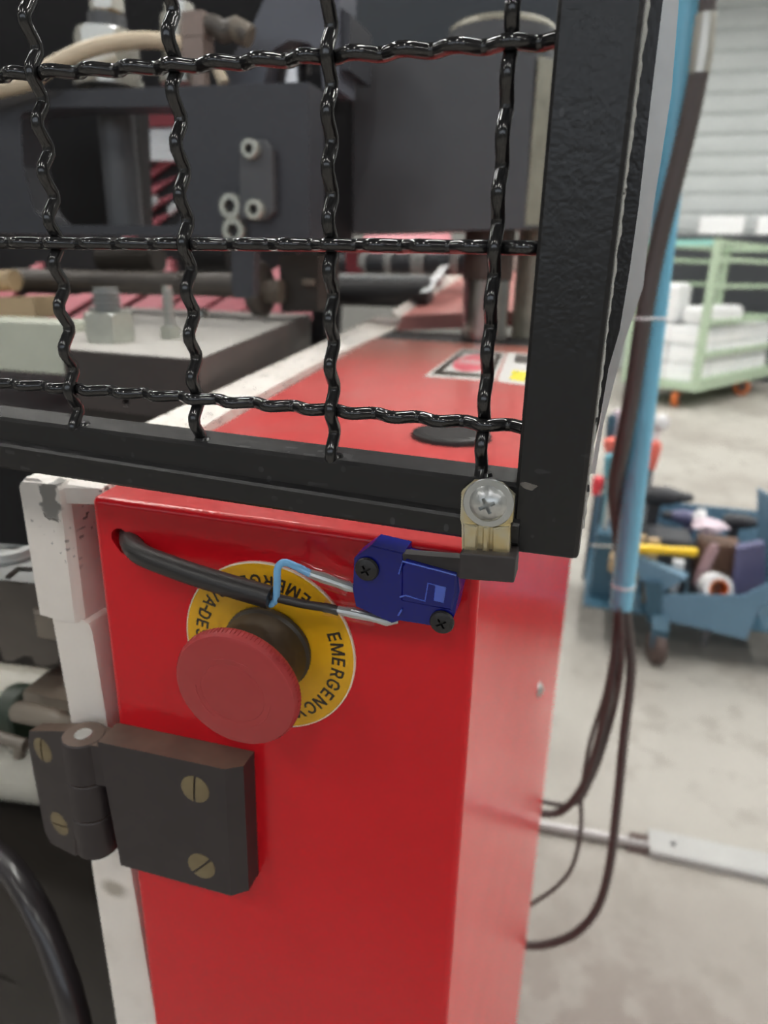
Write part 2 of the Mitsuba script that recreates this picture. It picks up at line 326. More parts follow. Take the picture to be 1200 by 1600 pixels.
# warning stickers on the top
def sticker(pxs, z, name, label):
    q = [Zp(z, *a) for a in pxs]
    P = Polygon([(a[0], a[1]) for a in q])
    return add(cab + '__' + name, on_top(ext(P, .4, 'z', -.1)), STICKW, False, label), q
def on_top(m):
    v = m.vertices.copy(); v[:, 2] += [top_z(a, b) for a, b in v[:, :2]]; return trimesh.Trimesh(v, m.faces, process=False)
def bil(q, u, v): return (q[0] * (1 - u) + q[1] * u) * (1 - v) + (q[3] * (1 - u) + q[2] * u) * v
st, q = sticker([(662, 590), (772, 597), (790, 552), (722, 546)], -79.6, 'warning_sticker', 'white sticker with a black border and a red oval')
def on_sticker(q, pts, z, d=.25): return on_top(ext(Polygon([tuple(bil(q, u, v)[:2]) for u, v in pts]), d, 'z', z + 79.6))
add(st + '__border', join(*[on_sticker(q, p, -79.45) for p in ([(.06, .07), (.94, .07), (.94, .16), (.06, .16)], [(.06, .84), (.94, .84), (.94, .93), (.06, .93)], [(.06, .16), (.16, .16), (.16, .84), (.06, .84)], [(.84, .16), (.94, .16), (.94, .84), (.84, .84)])]), INK, False)
add(st + '__red_oval', on_sticker(q, [(.5 + .32 * math.cos(t), .5 + .30 * math.sin(t)) for t in np.linspace(0, 2 * math.pi, 40)[:-1]], -79.4, .35), STICKR, False)
tx = meshkit.text_mesh('DANGER', 1.0, .2, True); b = tx.bounds; v = tx.vertices.copy()
uu = .26 + .48 * (v[:, 0] - b[0, 0]) / (b[1, 0] - b[0, 0]); vv = .42 + .17 * (v[:, 1] - b[0, 1]) / (b[1, 1] - b[0, 1])
vq = np.array([bil(q, a, c) for a, c in zip(uu, vv)]); vq[:, 2] = .55 + v[:, 2]
add(st + '__lettering', on_top(trimesh.Trimesh(vq, tx.faces, process=False)), STICKW, False)
st2, q = sticker([(776, 597), (845, 606), (852, 556), (793, 551)], -79.6, 'warning_sticker', 'white sticker with a yellow band')
add(st2 + '__yellow_band', on_sticker(q, [(.28, .08), (.97, .08), (.97, .34), (.28, .34)], -79.3), STICKY, False)
add(st2 + '__print', join(on_sticker(q, [(.25, .62), (.95, .62), (.95, .92), (.25, .92)], -79.3), on_sticker(q, [(.62, .10), (.70, .10), (.80, .32), (.72, .32)], -79.1)), INK, False)
# ------------------------------------------------------------------ white side frame plate
wp = thing('white_side_plate', 'cream white machine side plate with chipped paint beside the red cabinet', 'machine frame')
Rb = [Zp(-78.2, *a) for a in ((287, 687), (375, 633), (508, 562), (600, 522))]
Rpts = [np.array([-146.5, 19, 0]), np.array([-132.2, 23, 0])] + [np.array([a[0], a[1], 0]) for a in Rb] + [np.array([Rb[-1][0] - 30, 900, 0])]
def Lx(y): return -161.5 - .169 * (y - 18)
secs = []
for a in Rpts:
    x, y = a[0], a[1]; l = Lx(y); w = max(x - l, 3)
    secs.append([(l, y, -85), (l, y, -77.2), (l + .8, y, -76.2), (l + .42 * w, y, -76.0), (l + .5 * w, y, -76.6), (x - .9, y, -78.3), (x - .9, y, -84), (l + .3 * w, y, -85)])
add(wp + '__top_edge', loft(secs), CREAM, 25)
up_ = [(-161.5, -78.5), (-159.5, -76.4), (-146, -75.6), (-144, -77), (-143.6, -130.6), (-157.0, -130.6), (-161.5, -129.5)]
def xz(y, a): q_ = Yp(y, *a); return (q_[0], q_[2])
add(wp + '__front_flange', hull([(x, 18, z) for x, z in [(-163.0, -79), (-161.5, -77.4), (-147.5, -77), (-146.3, -79), (-147.3, -129.6), (-156, -129.8), (-162.6, -129)]] + [(x, 21, z) for x, z in [(-164.3, -78.5), (-162, -76.4), (-146, -76.4), (-144.4, -78), (-145.0, -130.6), (-157, -131), (-164, -130)]] + [(x, 72, z) for x, z in [(-166, -80), (-142.5, -80), (-143, -130.6), (-166, -130)]]), CREAM, 25)
add(wp + '__front_web', hull([(x, y, z) for y, xr in ((70, -146.0), (84, -149.5)) for x, z in ((-160, -79), (xr, -79.5), (xr, FLOOR), (-156, FLOOR))]), CREAM, False)
add(wp + '__lower_flange', ext(Polygon([(-158.6, -129.4), (-145.0, -129.2), (-142.6, -130.2), (-141.4, -133), (-140.1, -168), (-137.2, -245), (-133.6, -332), (-135.6, -420), (-135.6, FLOOR), (-158, FLOOR), (-156.0, -340), (-157.0, -250), (-156.9, -173)]), 12, 'y', 19.5), CREAM, 25)
# ------------------------------------------------------------------ wire mesh gate
gate = thing('wire_mesh_gate', 'black painted safety gate of crimped wire mesh in a steel frame', 'gate')
PIT = 40.0
def crimp(s, ph):
    t = s / PIT * 3.5 + ph
    tri = 4 * abs((t % 1) - .5) - 1     # +1 .. -1
    return -float(np.clip(tri * 1.5, -1, 1)) * 1.5
def wire(axis, fixed, s0, s1, ph, jit):
    P = []
    for s in np.arange(s0, s1 + .01, PIT / 56):
        y = crimp(s, ph) ; w = jit[0] * math.sin(s / 37 + jit[1])
        P.append((fixed + w, y, s) if axis == 'z' else (s, y, fixed + w))
    return tube(P, 1.62, 12)
# node (i,j): i columns at x=(i-3)*40, j rows at z=-(j-1)*40; the upright lies in front where i+j is odd
for i in range(4):
    x = (i - 3) * PIT
    ph = 0 if (i + 1) % 2 == 0 else .5
    zb = -50.2 + -.0243 * (x + 140)
    add(gate + '__upright_wire', wire('z', x, zb - 3 if i else zb - 1, 88, ph, (.35, i * 1.7)), BLACKW, 40)
    add(gate + '__weld_bead', lathe([(0, 1.8), (2.0, 1.4), (2.7, 0), (2.2, -1.5), (0, -2)], (x + .4, 1.5, zb - .6), (0, 0, 1), 14), BLACKW, 40)
for j in range(3):
    zr = -(j - 1) * PIT
    ph = 0 if (3 + j) % 2 == 1 else .5
    add(gate + '__cross_wire', wire('x', zr, -190, 10.5, ph, (.3, j * 2.1)), BLACKW, 40)
# the rail, two strips with a ridge between
def rail_sec(x, dz=0):
    zt = -49.9 - .0262 * (x + 140); zm = -57.5 - .0392 * (x + 140); zl = -65.4 - .0262 * (x + 140)
    return [(x, 12.5, zl + 1), (x, 12.5, zt - 1), (x, 11.5, zt), (x, -1.6, zt), (x, -2.6, zt - .9), (x, -2.8, zm + .9), (x, -4.4, zm + .1), (x, -4.9, zm - .7), (x, -4.9, zl + .9), (x, -4.0, zl), (x, 11.5, zl)]
add(gate + '__bottom_rail', loft([rail_sec(x) for x in np.linspace(-200, 11, 24)]), BLACKP, 25)
post = [(9.2, -2.4), (10.0, -3.1), (24.6, -3.1), (25.6, -2.4), (25.9, -1.2), (25.9, 15), (25, 16), (10, 16), (9.2, 15)]
pm = ext(post, 170, 'z', -70)
add(gate + '__post', loft([[(x if k_ == 0 else x * .97 + 17 * .03, y, z_) for x, y in post] for k_, z_ in ((1, -71.2), (0, -70.2), (0, -20), (0, 30), (0, 105))]), BLACKP, 25)
rg = []
for z_ in np.arange(-69, 100, .9):
    w = .15 + .5 * float(meshkit.noise(np.array([[0, 0, z_ / 2.2]]))[0]) + .3 * float(meshkit.noise(np.array([[5., 0, z_ / .9]]))[0]) + max(0, (z_ + 10) / 110) * .55
    rg.append([(25.5, 13.2, z_), (25.5, 15.8, z_), (25.9 + w * .9, 15.6, z_), (25.9 + w, 13.6, z_)])
add(gate + '__ragged_edge', loft(rg), RAGGED, False, 'torn pale paint edge down the post')
# paint-bare spot on the corner
sp = Yp(-3.2, 826, 760)
add(gate + '__bare_spot', ext(Polygon([(sp[0] + 1.9 * math.cos(t) * (1 + .25 * math.sin(3 * t)), sp[2] + 1.0 * math.sin(t) * (1 + .3 * math.cos(2 * t + 1))) for t in np.linspace(0, 6.28, 22)[:-1]]), -.25, 'y', -3.0), mat('scraped_grey', lambda p, n, uv: mikit.mix((.20, .18, .16), (.03, .03, .03), f3(p, 500)), .5), False, 'scraped grey patch at the frame corner')
# ------------------------------------------------------------------ aluminium strip behind the post
al = [(1040, -90), (1034, 0), (1016, 146), (996, 321), (982, 420), (967, 517), (949, 575), (937, 662), (922, 740), (930, 740), (943, 662), (958, 604), (977, 531), (1005, 449), (1014, 365), (1031, 262), (1049, 146), (1061, 0), (1068, -90)]
def plate_px(y, pts, d_): return ext(Polygon([(q_[0], q_[2]) for q_ in [Yp(y, *a) for a in pts]]).buffer(0), d_, 'y', y)
add(gate + '__rear_flange', plate_px(30, [(960, -90), (1042, -90), (1036, 0), (1018, 146), (998, 321), (984, 420), (968, 517), (951, 575), (936, 662), (900, 800), (860, 800)], 4), BLACKP, False)
add(gate + '__flange_web', box(22, 25.5, 14, 33, -55, 95), BLACKP, False)
# ------------------------------------------------------------------ switch actuator bracket
br = thing('switch_bracket', 'yellow zinc bracket screwed to the gate corner above the blue limit switch', 'bracket')
bp = [(721, 768), (740, 752), (783, 756), (804, 775), (801, 815), (797, 818), (795, 877), (722, 868), (721, 818), (719, 812)]
add(br + '__plate', face(-7.0, bp, 2.0, .25), YZINC, False)
for a in ([(723, 818), (746, 822), (744, 868), (724, 866)], [(769, 826), (797, 822), (795, 876), (769, 871)], [(754, 823), (764, 824), (763, 869), (753, 868)]):
    add(br + '__rib', bevel_face(-8.3, a, 1.6, .35), YZINC, 20)
sc_ = Yp(-7.2, 763, 786)
pan = lathe([(0, 2.9), (1.6, 2.75), (3.4, 2.0), (4.4, .9), (4.6, .5), (6.0, .45), (6.2, .2), (6.2, 0), (0, 0)], sc_, (.0, -1, .0), 40)
a45 = math.radians(28)
def cross(c, w, l, d, y0, ang):
    ca, sa = math.cos(ang), math.sin(ang); R = np.array([[ca, 0, -sa], [0, 1, 0], [sa, 0, ca]])
    m = mf(box(-l, l, y0, y0 + d, -w, w)) + mf(box(-w, w, y0, y0 + d, -l, l)); m = tm(m)
    return trimesh.Trimesh(m.vertices @ R.T + np.array([c[0], 0, c[2]]), m.faces, process=False)
add(br + '__pan_head_screw', minus(pan, cross(sc_, .45, 2.1, 3.2, sc_[1] - 4, a45)), ZINC, 30, 'zinc pan head screw with a cross recess')
rb = [Yp(-11.0, *a) for a in ((718, 864), (806, 871), (803, 912), (716, 905))]
add(br + '__rubber_block', rbox([(q_[0] + (.6 if i_ in (0, 3) else -.6), y_, q_[2] + (-.6 if i_ < 2 else .6)) for i_, q_ in enumerate(rb) for y_ in (-10.4, -3.5)], .6), RUBBER, 35, 'black rubber block on the end of the bracket')
add(br + '__tongue', hull([(x, y, z) for y in (-5.2, -4.2) for x, z in ((-1.5, -64), (9, -64), (9.5, -71), (-1.5, -71))]), YZINC, False)
# ------------------------------------------------------------------ limit switch
def xz(y, a): q_ = Yp(y, *a); return (q_[0], q_[2])
ls = thing('limit_switch', 'small dark blue plastic limit switch screwed to the red cabinet', 'switch')
out = [(580, 852), (630, 864), (630, 874), (640, 877), (700, 890), (716, 899), (718, 925), (709, 964), (700, 984), (668, 977), (624, 970), (612, 974), (556, 948), (551, 923), (553, 872)]
pb_ = Polygon([xz(5.6, a) for a in out]).buffer(0)
add(ls + '__body', tm(mf(ext(pb_.buffer(-.35), 9.5, 'y', 5.5)) + mf(ext(pb_, 9.1, 'y', 5.9))), BLUEPL, False)
cov = [(627, 885), (634, 875), (713, 897), (713, 925), (706, 955), (626, 940)]
add(ls + '__cover', bevel_face(4.7, cov, 1.4, .6), BLUEPL, 20)
def ridge(y, pts, r_): return tube([Yp(y, *a) for a in pts], r_, 8)
for pts in ([(623, 897), (629, 877), (684, 891), (713, 899)], [(625, 933), (634, 930), (664, 939), (669, 911), (695, 918)], [(622, 962), (628, 952)]):
    add(ls + '__moulded_ridge', ridge(4.75, pts, .28), BLUEPL2, 40)
add(ls + '__plunger_window', bevel_face(4.5, [(680, 914), (697, 918), (693, 943), (677, 939)], .8, .2), BLUEPL2, 20)
for a in ((571, 892), (689, 975)):
    c_ = Yp(3.6, *a)
    hd = lathe([(0, 1.5), (2.0, 1.35), (3.2, .9), (3.55, .3), (3.55, 0), (0, 0)], (c_[0], 5.0, c_[2]), (0, -1, 0), 32)
    add(ls + '__cap_screw', minus(hd, cross(c_, .32, 1.6, 2.0, 2.7, .6)), BLACKPL, 30, 'black cross recess screw')
    add(ls + '__screw_shank', cyl((c_[0], 5.2, c_[2]), (c_[0], 15.4, c_[2]), 1.5, 14), THREAD)
add(ls + '__lever', hull([tuple(Yp(8.0, *a) + np.array([0, d_, 0])) for a in ((632, 861), (722, 868), (722, 897), (690, 892), (634, 876)) for d_ in (-2.2, 1.5)]), RUBBER, 20, 'black lever along the top of the switch')
# ------------------------------------------------------------------ cable to the switch
cb = thing('switch_cable', 'black sheathed cable with blue and black cores running to the limit switch', 'cable')
hp = Yp(15, 188, 843)
path = spline([hp + [-1, 16, 1.5], hp + [-.2, 6, .6], Yp(10.5, 215, 862), Yp(6.5, 275, 888), Yp(4.5, 345, 911), Yp(3.6, 424, 934)], 10)
add(cb + '__sheath', tube(path, 3.55, 20), SHEATH, 50)
e = Yp(3.6, 424, 936)
add(cb + '__blue_core', tube(spline([Yp(3.8, 418, 944), Yp(3.4, 430, 938), Yp(3.2, 433, 912), Yp(3.4, 434, 888), Yp(4.2, 444, 879), Yp(5.4, 462, 885), Yp(6.4, 486, 897)], 8), 1.12, 14), BLUEW, 50, 'light blue wire core')
add(cb + '__blue_core', tube(spline([Yp(3.4, 412, 941), Yp(3.0, 424, 945), Yp(3.2, 428, 938)], 8), .9, 12), BLUEW, 50)
add(cb + '__black_core', tube(spline([Yp(3.8, 415, 930), Yp(4, 440, 936), Yp(5.2, 475, 944), Yp(6.6, 512, 950), Yp(7.2, 530, 955)], 8), 1.35, 14), SHEATH, 50)
for pts in ([Yp(5.6, 466, 887), Yp(7.2, 510, 905), Yp(8.4, 546, 918)], [Yp(6.4, 508, 949), Yp(7.2, 545, 955), Yp(8.2, 588, 966)]):
    add(cb + '__clear_sleeve', tube(spline(pts, 6), [2.5] * 4 + [2.75] * 9, 18), CLEAR, 50, 'clear plastic sleeve')
for pts in ([Yp(6.4, 484, 896), Yp(7.2, 506, 903), Yp(8, 528, 911), Yp(8.5, 545, 917), Yp(9.6, 572, 926)], [Yp(7, 528, 953), Yp(7.4, 550, 957), Yp(8, 580, 964), Yp(8.6, 605, 971), Yp(9.4, 622, 971)]):
    add(cb + '__crimp_terminal', tube(pts, [1.2, 1.55, 1.3, 1.5, .6], 10), ZINC, 30, 'tinned crimp terminal')
# ------------------------------------------------------------------ emergency stop button
es = thing('emergency_stop_button', 'red mushroom emergency stop button on a round yellow legend plate', 'push button')
rc = np.array([-67.8, 15.0, -122.9])
N = (0, -1, 0)
add(es + '__legend_plate', lathe([(0, .9), (29.6, .9), (30.0, .6), (30.0, -.2), (0, -.2)], rc, N, 72), YELLOW, 30, 'round yellow legend plate with black lettering')
lp = es + '__legend_plate'

rimm = lathe([(29.7, .95), (30.15, .8), (30.2, -.1), (29.7, -.1), (29.7, .95)], rc, N, 96)
add(lp + '__rim', rimm, IVORY, 30, 'pale cut edge of the legend plate')
def glyph(ch, ang, inward, rad=24.6, hgt=4.3):
    m = meshkit.text_mesh(ch, hgt, .12, True); v = m.vertices; b = m.bounds
    v = v - np.array([(b[0, 0] + b[1, 0]) / 2, hgt / 2, 0]); v[:, 0] *= .92
    t = math.radians(ang); rot = t + (math.pi / 2 if inward else -math.pi / 2)
    c, s_ = math.cos(rot), math.sin(rot)
    x = v[:, 0] * c - v[:, 1] * s_ + rad * math.cos(t); z_ = v[:, 0] * s_ + v[:, 1] * c + rad * math.sin(t)
    return trimesh.Trimesh(np.c_[rc[0] + x, rc[1] - .9 - v[:, 2], rc[2] + z_], m.faces[:, ::-1], process=False)
gl = [glyph(ch, 19.5 - 10.4 * i, False) for i, ch in enumerate('EMERGENCY')] + [glyph(ch, 56 + 10.6 * i, True, 23.6) for i, ch in enumerate('EMERGENCY') if i < 7] + [glyph(ch, a, True, 24.2) for ch, a in zip('VA-DES', (137.5, 147.0, 153.3, 159.8, 168.8, 178))]
add(lp + '__lettering', join(*gl), INK, False, 'black lettering around the plate')
TILT = math.radians(5.5)
def tilt(m):
    v = m.vertices - rc; c_, s_ = math.cos(TILT), math.sin(TILT)
    return trimesh.Trimesh(np.c_[v[:, 0], v[:, 1] * c_ - v[:, 2] * s_, v[:, 1] * s_ + v[:, 2] * c_] + rc, m.faces, process=False)
add(es + '__collar', tilt(lathe([(0, 20), (14.0, 20), (14.4, 18), (14.4, 3), (15.2, 2), (15.2, .5), (0, .5)], rc, N, 56)), COLLAR, 35, 'brown black collar behind the red cap')
cap = [(0, 25.6), (9.9, 25.4), (10.4, 25.1), (11.0, 25.3), (14, 25.2), (18.0, 24.8), (19.4, 24.2), (20.0, 23.0), (20.1, 21.4), (19.8, 20.0), (19.0, 19.2), (15.5, 18.6), (0, 18.6)]
add(es + '__mushroom_cap', tilt(lathe(cap, rc, N, 72)), CAPRED, 40, 'matte red mushroom cap')
add(es + '__grip_ribs', tilt(join(*[hull([rc + np.array([rr * math.cos(t + d), -y, rr * math.sin(t + d)]) for y in (20.6, 23.0) for rr, d in ((19.8, -.014), (19.8, .014), (20.3, 0))]) for t in np.linspace(0, 2 * math.pi, 97)[:-1]])), CAPRED, False, 'fine ribs round the rim of the cap')
labels[es + '__grip_ribs']['kind'] = 'stuff'
add(es + '__arrow_arc', tilt(join(*[tube([rc + np.array([12.3 * math.cos(t), -25.2, 12.3 * math.sin(t)]) for t in np.linspace(a, a + 1.0, 14)], .22, 6) for a in (1.0, 3.1, 5.2)])), CAPRED, 40, 'raised arc marks on the cap')
# ------------------------------------------------------------------ hinge
hg = thing('door_hinge', 'heavy gunmetal hinge with slotted brass screws on the red cabinet', 'hinge')
p = [Yp(3.6, *a) for a in ((152, 1159), (351, 1202), (361, 1400), (189, 1352))]
q = [Yp(6.6, *a) for a in ((150, 1150), (379, 1183), (388, 1386), (189, 1352))]
ptl, ptr, pbr, pbl = p
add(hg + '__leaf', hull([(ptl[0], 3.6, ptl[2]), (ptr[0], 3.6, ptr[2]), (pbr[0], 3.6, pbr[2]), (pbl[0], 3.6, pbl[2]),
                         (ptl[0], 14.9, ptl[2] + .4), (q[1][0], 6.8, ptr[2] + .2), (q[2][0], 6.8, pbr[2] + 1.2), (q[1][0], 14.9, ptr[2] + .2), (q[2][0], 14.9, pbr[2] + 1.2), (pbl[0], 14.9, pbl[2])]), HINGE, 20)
def slot_screw(c, d, r_, ang, holder, dep=.9):
    A, B, D = frame_to(d)
    m = lathe([(0, .75), (r_ * .72, .6), (r_ - .15, .2), (r_, -.1), (r_, -1.2), (0, -1.2)], c, d, 36)
    u = A * math.cos(ang) + B * math.sin(ang); w = np.cross(D, u)
    sl = hull([np.asarray(c) + sx * u * r_ * 1.1 + sy * w * .42 + D * h for sx in (-1, 1) for sy in (-1, 1) for h in (.75 - dep, 2)])
    return add(holder, minus(m, sl), BRASS, 30, 'dull brass slotted screw')
for a, an in (((305, 1233), 0.08), ((315, 1353), .75)):
    c_ = Yp(3.6, *a)
    A, B, D = frame_to((0, -1, 0))
    slot_screw(c_, (0, -1, 0), 5.6, math.pi / 2 - an if abs(A[0]) > .5 else an, hg + '__screw')
ax = np.array([-141.2, 8.2, 0]); zt = Yp(6, 123, 1152)[2]; zbt = Yp(2, 165, 1347)[2]
z1, z2 = zt + (zbt - zt) * .345, zt + (zbt - zt) * .66
for a_, b_ in ((zt, z1 + .25), (z1 - .25, z2 + .25), (z2 - .25, zbt)):
    add(hg + '__knuckle', lathe([(0, b_), (7.4, b_), (7.9, b_ + .5), (7.9, a_ - .5), (7.4, a_), (0, a_)], (ax[0], ax[1], 0), (0, 0, 1), 40), HINGE, 30)
add(hg + '__neck', hull([(x, y, z_) for z_ in (zt - .2, z1 + .3) for x, y in ((ax[0], 3.2), (ax[0], 14.5), (ptl[0] + 2, 4.2), (ptl[0] + 2, 14.5))]), HINGE, 20)
add(hg + '__pin', cyl((ax[0], ax[1], zbt + 2), (ax[0], ax[1], zt + .35), 3.3, 24, .3), ZINC, 30, 'bright hinge pin')
lo = np.array([-147.0, 11, 0]); lu = np.array([-40, 9, 0.]); lu /= np.linalg.norm(lu); nn = np.array([-lu[1], lu[0], 0]); nn *= -np.sign(nn[1])
def on_leaf(px, py):
    d_ = ray(px, py); return CAM + d_ * (((lo - CAM) @ nn) / (d_ @ nn))
outl = [on_leaf(*a) for a in ((110, 1143), (46, 1142), (44, 1160), (70, 1300), (80, 1318), (118, 1338))]
z_in = (outl[0][2], outl[-1][2])
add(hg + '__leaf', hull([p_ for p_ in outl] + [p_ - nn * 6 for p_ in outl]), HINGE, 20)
add(hg + '__neck', hull([(x, y, z_) for z_ in (z1 - .3, z2 + .3) for x, y in ((ax[0], 3.0), (ax[0], 13.0), (outl[0][0], outl[0][1]), (outl[0][0] - 1, outl[0][1] + 6))]), HINGE, 20)
for a, an in (((67, 1172), 1.5), ((93, 1287), .2)):
    slot_screw(on_leaf(*a), nn, 5.5, an, hg + '__screw')
# ------------------------------------------------------------------ inside the machine: die block and its fasteners
zb = -57.8
ctop = [Zp(zb, 97, 545), Zp(zb, 310, 562), Zp(zb, 485, 491), Zp(zb, 140, 478)]
db = thing('die_block', 'dusty flat steel block with dark sides behind the wire mesh', 'steel block')
fp = Polygon([(a[0], a[1]) for a in ctop]).buffer(-.8, join_style=2)
fo = Polygon([(a[0], a[1]) for a in ctop])
blk = hull([(x, y, zb) for x, y in fp.exterior.coords] + [(x, y, zb - .8) for x, y in fo.exterior.coords] + [(x, y, zb - 37) for x, y in fo.exterior.coords])
cuts = []
for a in ((345, 493), (415, 502), (440, 503), (378, 501)):
    c_ = Zp(zb, *a); cuts.append(cyl((c_[0], c_[1], zb - 6), (c_[0], c_[1], zb + 5), 4.5, 20))
fh = Yp(205, 197, 628); cuts.append(cyl((fh[0], 190, fh[2]), (fh[0] , 230, fh[2]), 2.6, 20))
add(db + '__body', minus(blk, *cuts), BLOCKS, 20)
add(db + '__lower_plate', hull([(x + dx, y + 6, z_) for x, y in list(fo.exterior.coords) for dx, z_ in ((4, zb - 37.5), (4, zb - 60))]), DARKBR, False)
def hexm(c, af, h, n_ch=.8, rot=0.0):
    R = af / math.sqrt(3)
    p6 = Polygon([(c[0] + R * math.cos(rot + k_ * math.pi / 3), c[1] + R * math.sin(rot + k_ * math.pi / 3)) for k_ in range(6)])
    m = mf(ext(p6, h, 'z', c[2])) ^ mf(lathe([(0, 0), (R * .93, 0), (R * 1.02, h * .12), (R * 1.02, h * .88), (R * .90, h), (0, h)], c, (0, 0, 1), 48))
    return tm(m)
def thread(c, r_, h, pitch):
    pr = [(0, 0)]; z_ = 0
    while z_ < h - pitch: pr += [(r_, z_ + .15 * pitch), (r_, z_ + .35 * pitch), (r_ * .80, z_ + .6 * pitch), (r_ * .80, z_ + .85 * pitch)]; z_ += pitch
    pr += [(r_ * .9, h), (0, h)]
    return lathe(pr, c, (0, 0, 1), 36)
nc = Zp(zb, 173, 533)
nt = thing('hex_nut_stud', 'large zinc hex nut on a threaded stud standing on the dusty steel block', 'nut')
sca = float((nc - CAM) @ fw) / F
add(nt + '__nut', hexm(nc, 67 * sca, 44 * sca, rot=.25), NUTZ, 25)
add(nt + '__stud', thread(nc + np.array([0, 0, 40 * sca]), 21.5 * sca, 40 * sca, 7.5 * sca), THREAD, 30, 'grey threaded stud')
nc = Zp(zb, 267, 529)
nt = thing('clamp_screw', 'small upright zinc screw with a lock nut on the dusty steel block', 'screw')
sca = float((nc - CAM) @ fw) / F
add(nt + '__nut', hexm(nc, 29 * sca, 19 * sca, rot=.1), NUTZ, 25)
add(nt + '__stud', thread(nc + np.array([0, 0, 17 * sca]), 9 * sca, 62 * sca, 4.2 * sca), ZINC, 30)
nc = Zp(zb, 313, 494)
whole('screw_head', 'low bright screw head at the rear edge of the dusty steel block', 'screw', lathe([(0, 9), (5, 8.5), (8, 6), (9, 3), (9, -1), (0, -1)], nc, (0, 0, 1), 28), NICKEL)
# pale bar left of the block
pb = [Yp(300, *a) for a in ((-60, 502), (102, 509), (102, 583), (-60, 571))]
whole('pale_bar', 'pale grey green painted bar running behind the dusty steel block', 'machine bar', rbox([(q_[0], y_, q_[2]) for q_ in pb for y_ in (302, 345)], 2), PALEG)
# machine head plate with window
YH = 420
hd = thing('press_slide', 'dark blackened steel press head with a rounded window and socket screws', 'machine head')
outp = Polygon([xz(YH, a) for a in ((-90, 135), (60, 142), (482, 128), (484, 373), (300, 369), (-90, 364))])
win = Polygon([xz(YH, a) for a in ((32, 175), (90, 168), (277, 166), (282, 352), (76, 352), (54, 330), (36, 260))]).buffer(-6).buffer(6, quad_segs=6)
pl = ext(outp.difference(win), 34, 'y', YH)
add(hd + '__plate', pl, OXIDE, False)
add(hd + '__cover_plate', bevel_face(YH - 9, [(372, 222), (412, 217), (424, 232), (427, 330), (413, 343), (374, 342)], 9.5, 1.2), OXIDE2, 20)
for a, r_ in (((389, 232), 7.5), ((396, 327), 8.0), ((359, 322), 10.5), ((364, 360), 10.5)):
    y_ = YH - 9 if r_ < 9 else YH
    c_ = Yp(y_ - 6, *a)
    m = lathe([(0, 7), (r_ - 1, 7), (r_, 6), (r_, -1), (0, -1)], (c_[0], y_, c_[2]), N, 32)
    hx = lathe([(0, 10), (r_ * .55, 10), (r_ * .55, 2), (0, 2)], (c_[0], y_, c_[2]), N, 6)
    k_ = add(hd + '__socket_screw', minus(m, hx), NUTZ, 30, 'socket head cap screw')
    add(k_ + '__recess', lathe([(0, 2.4), (r_ * .54, 2.4), (r_ * .54, 1.5), (0, 1.5)], (c_[0], y_, c_[2]), N, 6), DARKIN, False)
add(hd + '__lower_tab', face(YH - 4, [(362, 372), (398, 372), (395, 460), (390, 466), (368, 466), (362, 455)], 12, 1), OXIDE, False)
# column inside the window and the dark back of the window
c0, c1 = Yp(470, 180, 150), Yp(470, 190, 352)
c0 = Yp(470, 183, 200)
whole('guide_column', 'dark round steel column standing inside the press head window', 'guide column', cyl((c0[0], 470, c0[2] + 90), (c0[0], 470, c1[2] - 5), 16.6, 40), OXIDE2)
c0, c1 = Yp(620, 118, 160), Yp(620, 118, 356)
whole('dark_casting', 'dark hollow casting behind the window of the press head', 'machine casting', face(560, [(20, 150), (172, 150), (176, 352), (60, 352)], 60, 12), STAINB, False)
whole('window_rail', 'dark narrow rail between the column and the pink machine', 'machine rail', face(540, [(206, 150), (214, 150), (222, 356), (208, 356)], 20), DARKIN, False)
tray_ = [Yp(YH + 36, 60, 352), Yp(YH + 36, 290, 352)]
# ------------------------------------------------------------------ arm, block and guide post at the right of the head
arm = thing('swing_arm', 'dark grey steel arm rising behind the press head', 'machine arm')
ao = Polygon([xz(500, a) for a in ((430, -40), (398, 32), (338, 128), (402, 140), (412, 128), (425, 78), (452, 62), (480, 66), (500, 82), (505, 140), (528, 140), (530, -40))])
add(arm + '__plate', ext(ao, 45, 'y', 500), mat('blue_gray_steel', lambda p, n, uv: mikit.mix((.085, .092, .115), (.11, .117, .14), f3(p, 14)), .4), False)
add(arm + '__edge_bar', face(505, [(530, 10), (548, 22), (546, 110), (530, 110)], 60), OXIDE, False)
bs = thing('bushing', 'steel bushing in the arch of the dark grey arm', 'bushing')
b0 = Yp(530, 455, 130)
bt = Yp(530, 455, 72)
add(bs + '__sleeve', cyl((b0[0], 535, b0[2] - 8), (b0[0], 535, bt[2]), 17, 36, 1.5), STEEL, 35)
add(bs + '__bore', cyl((b0[0], 535, bt[2] - 1), (b0[0], 535, bt[2] + 3), 13, 36), DARKIN, 35)
gap = whole('dark_spacer', 'black spacer column in the gap between the press head and the bush housing', 'machine spacer', face(520, [(478, 118), (512, 110), (514, 374), (482, 374)], 70), STAINB, False)
gb = thing('bush_housing', 'large dark grey square housing that the steel guide post runs into', 'machine housing')
zlo, zhi = 36, 193
x0_, x1_ = Yp(600, 506, 200)[0], Yp(600, 832, 200)[0]
add(gb + '__body', hull([(x0_, 600, Yp(600, 506, 364)[2]), (x1_, 600, Yp(600, 822, 358)[2]), (x0_, 600, Yp(600, 506, 86)[2]), (x1_ - 3, 600, Yp(600, 838, 84)[2]),
                         (x0_, 720, 33), (x1_ + 16, 640, 40), (x0_, 720, 205), (x1_ + 13, 640, 192), (x1_ + 16, 720, 40), (x1_ + 13, 720, 192)]), OXIDE2, 15)
bb = [(x1_, 600.2), (x1_ + 16, 640)]
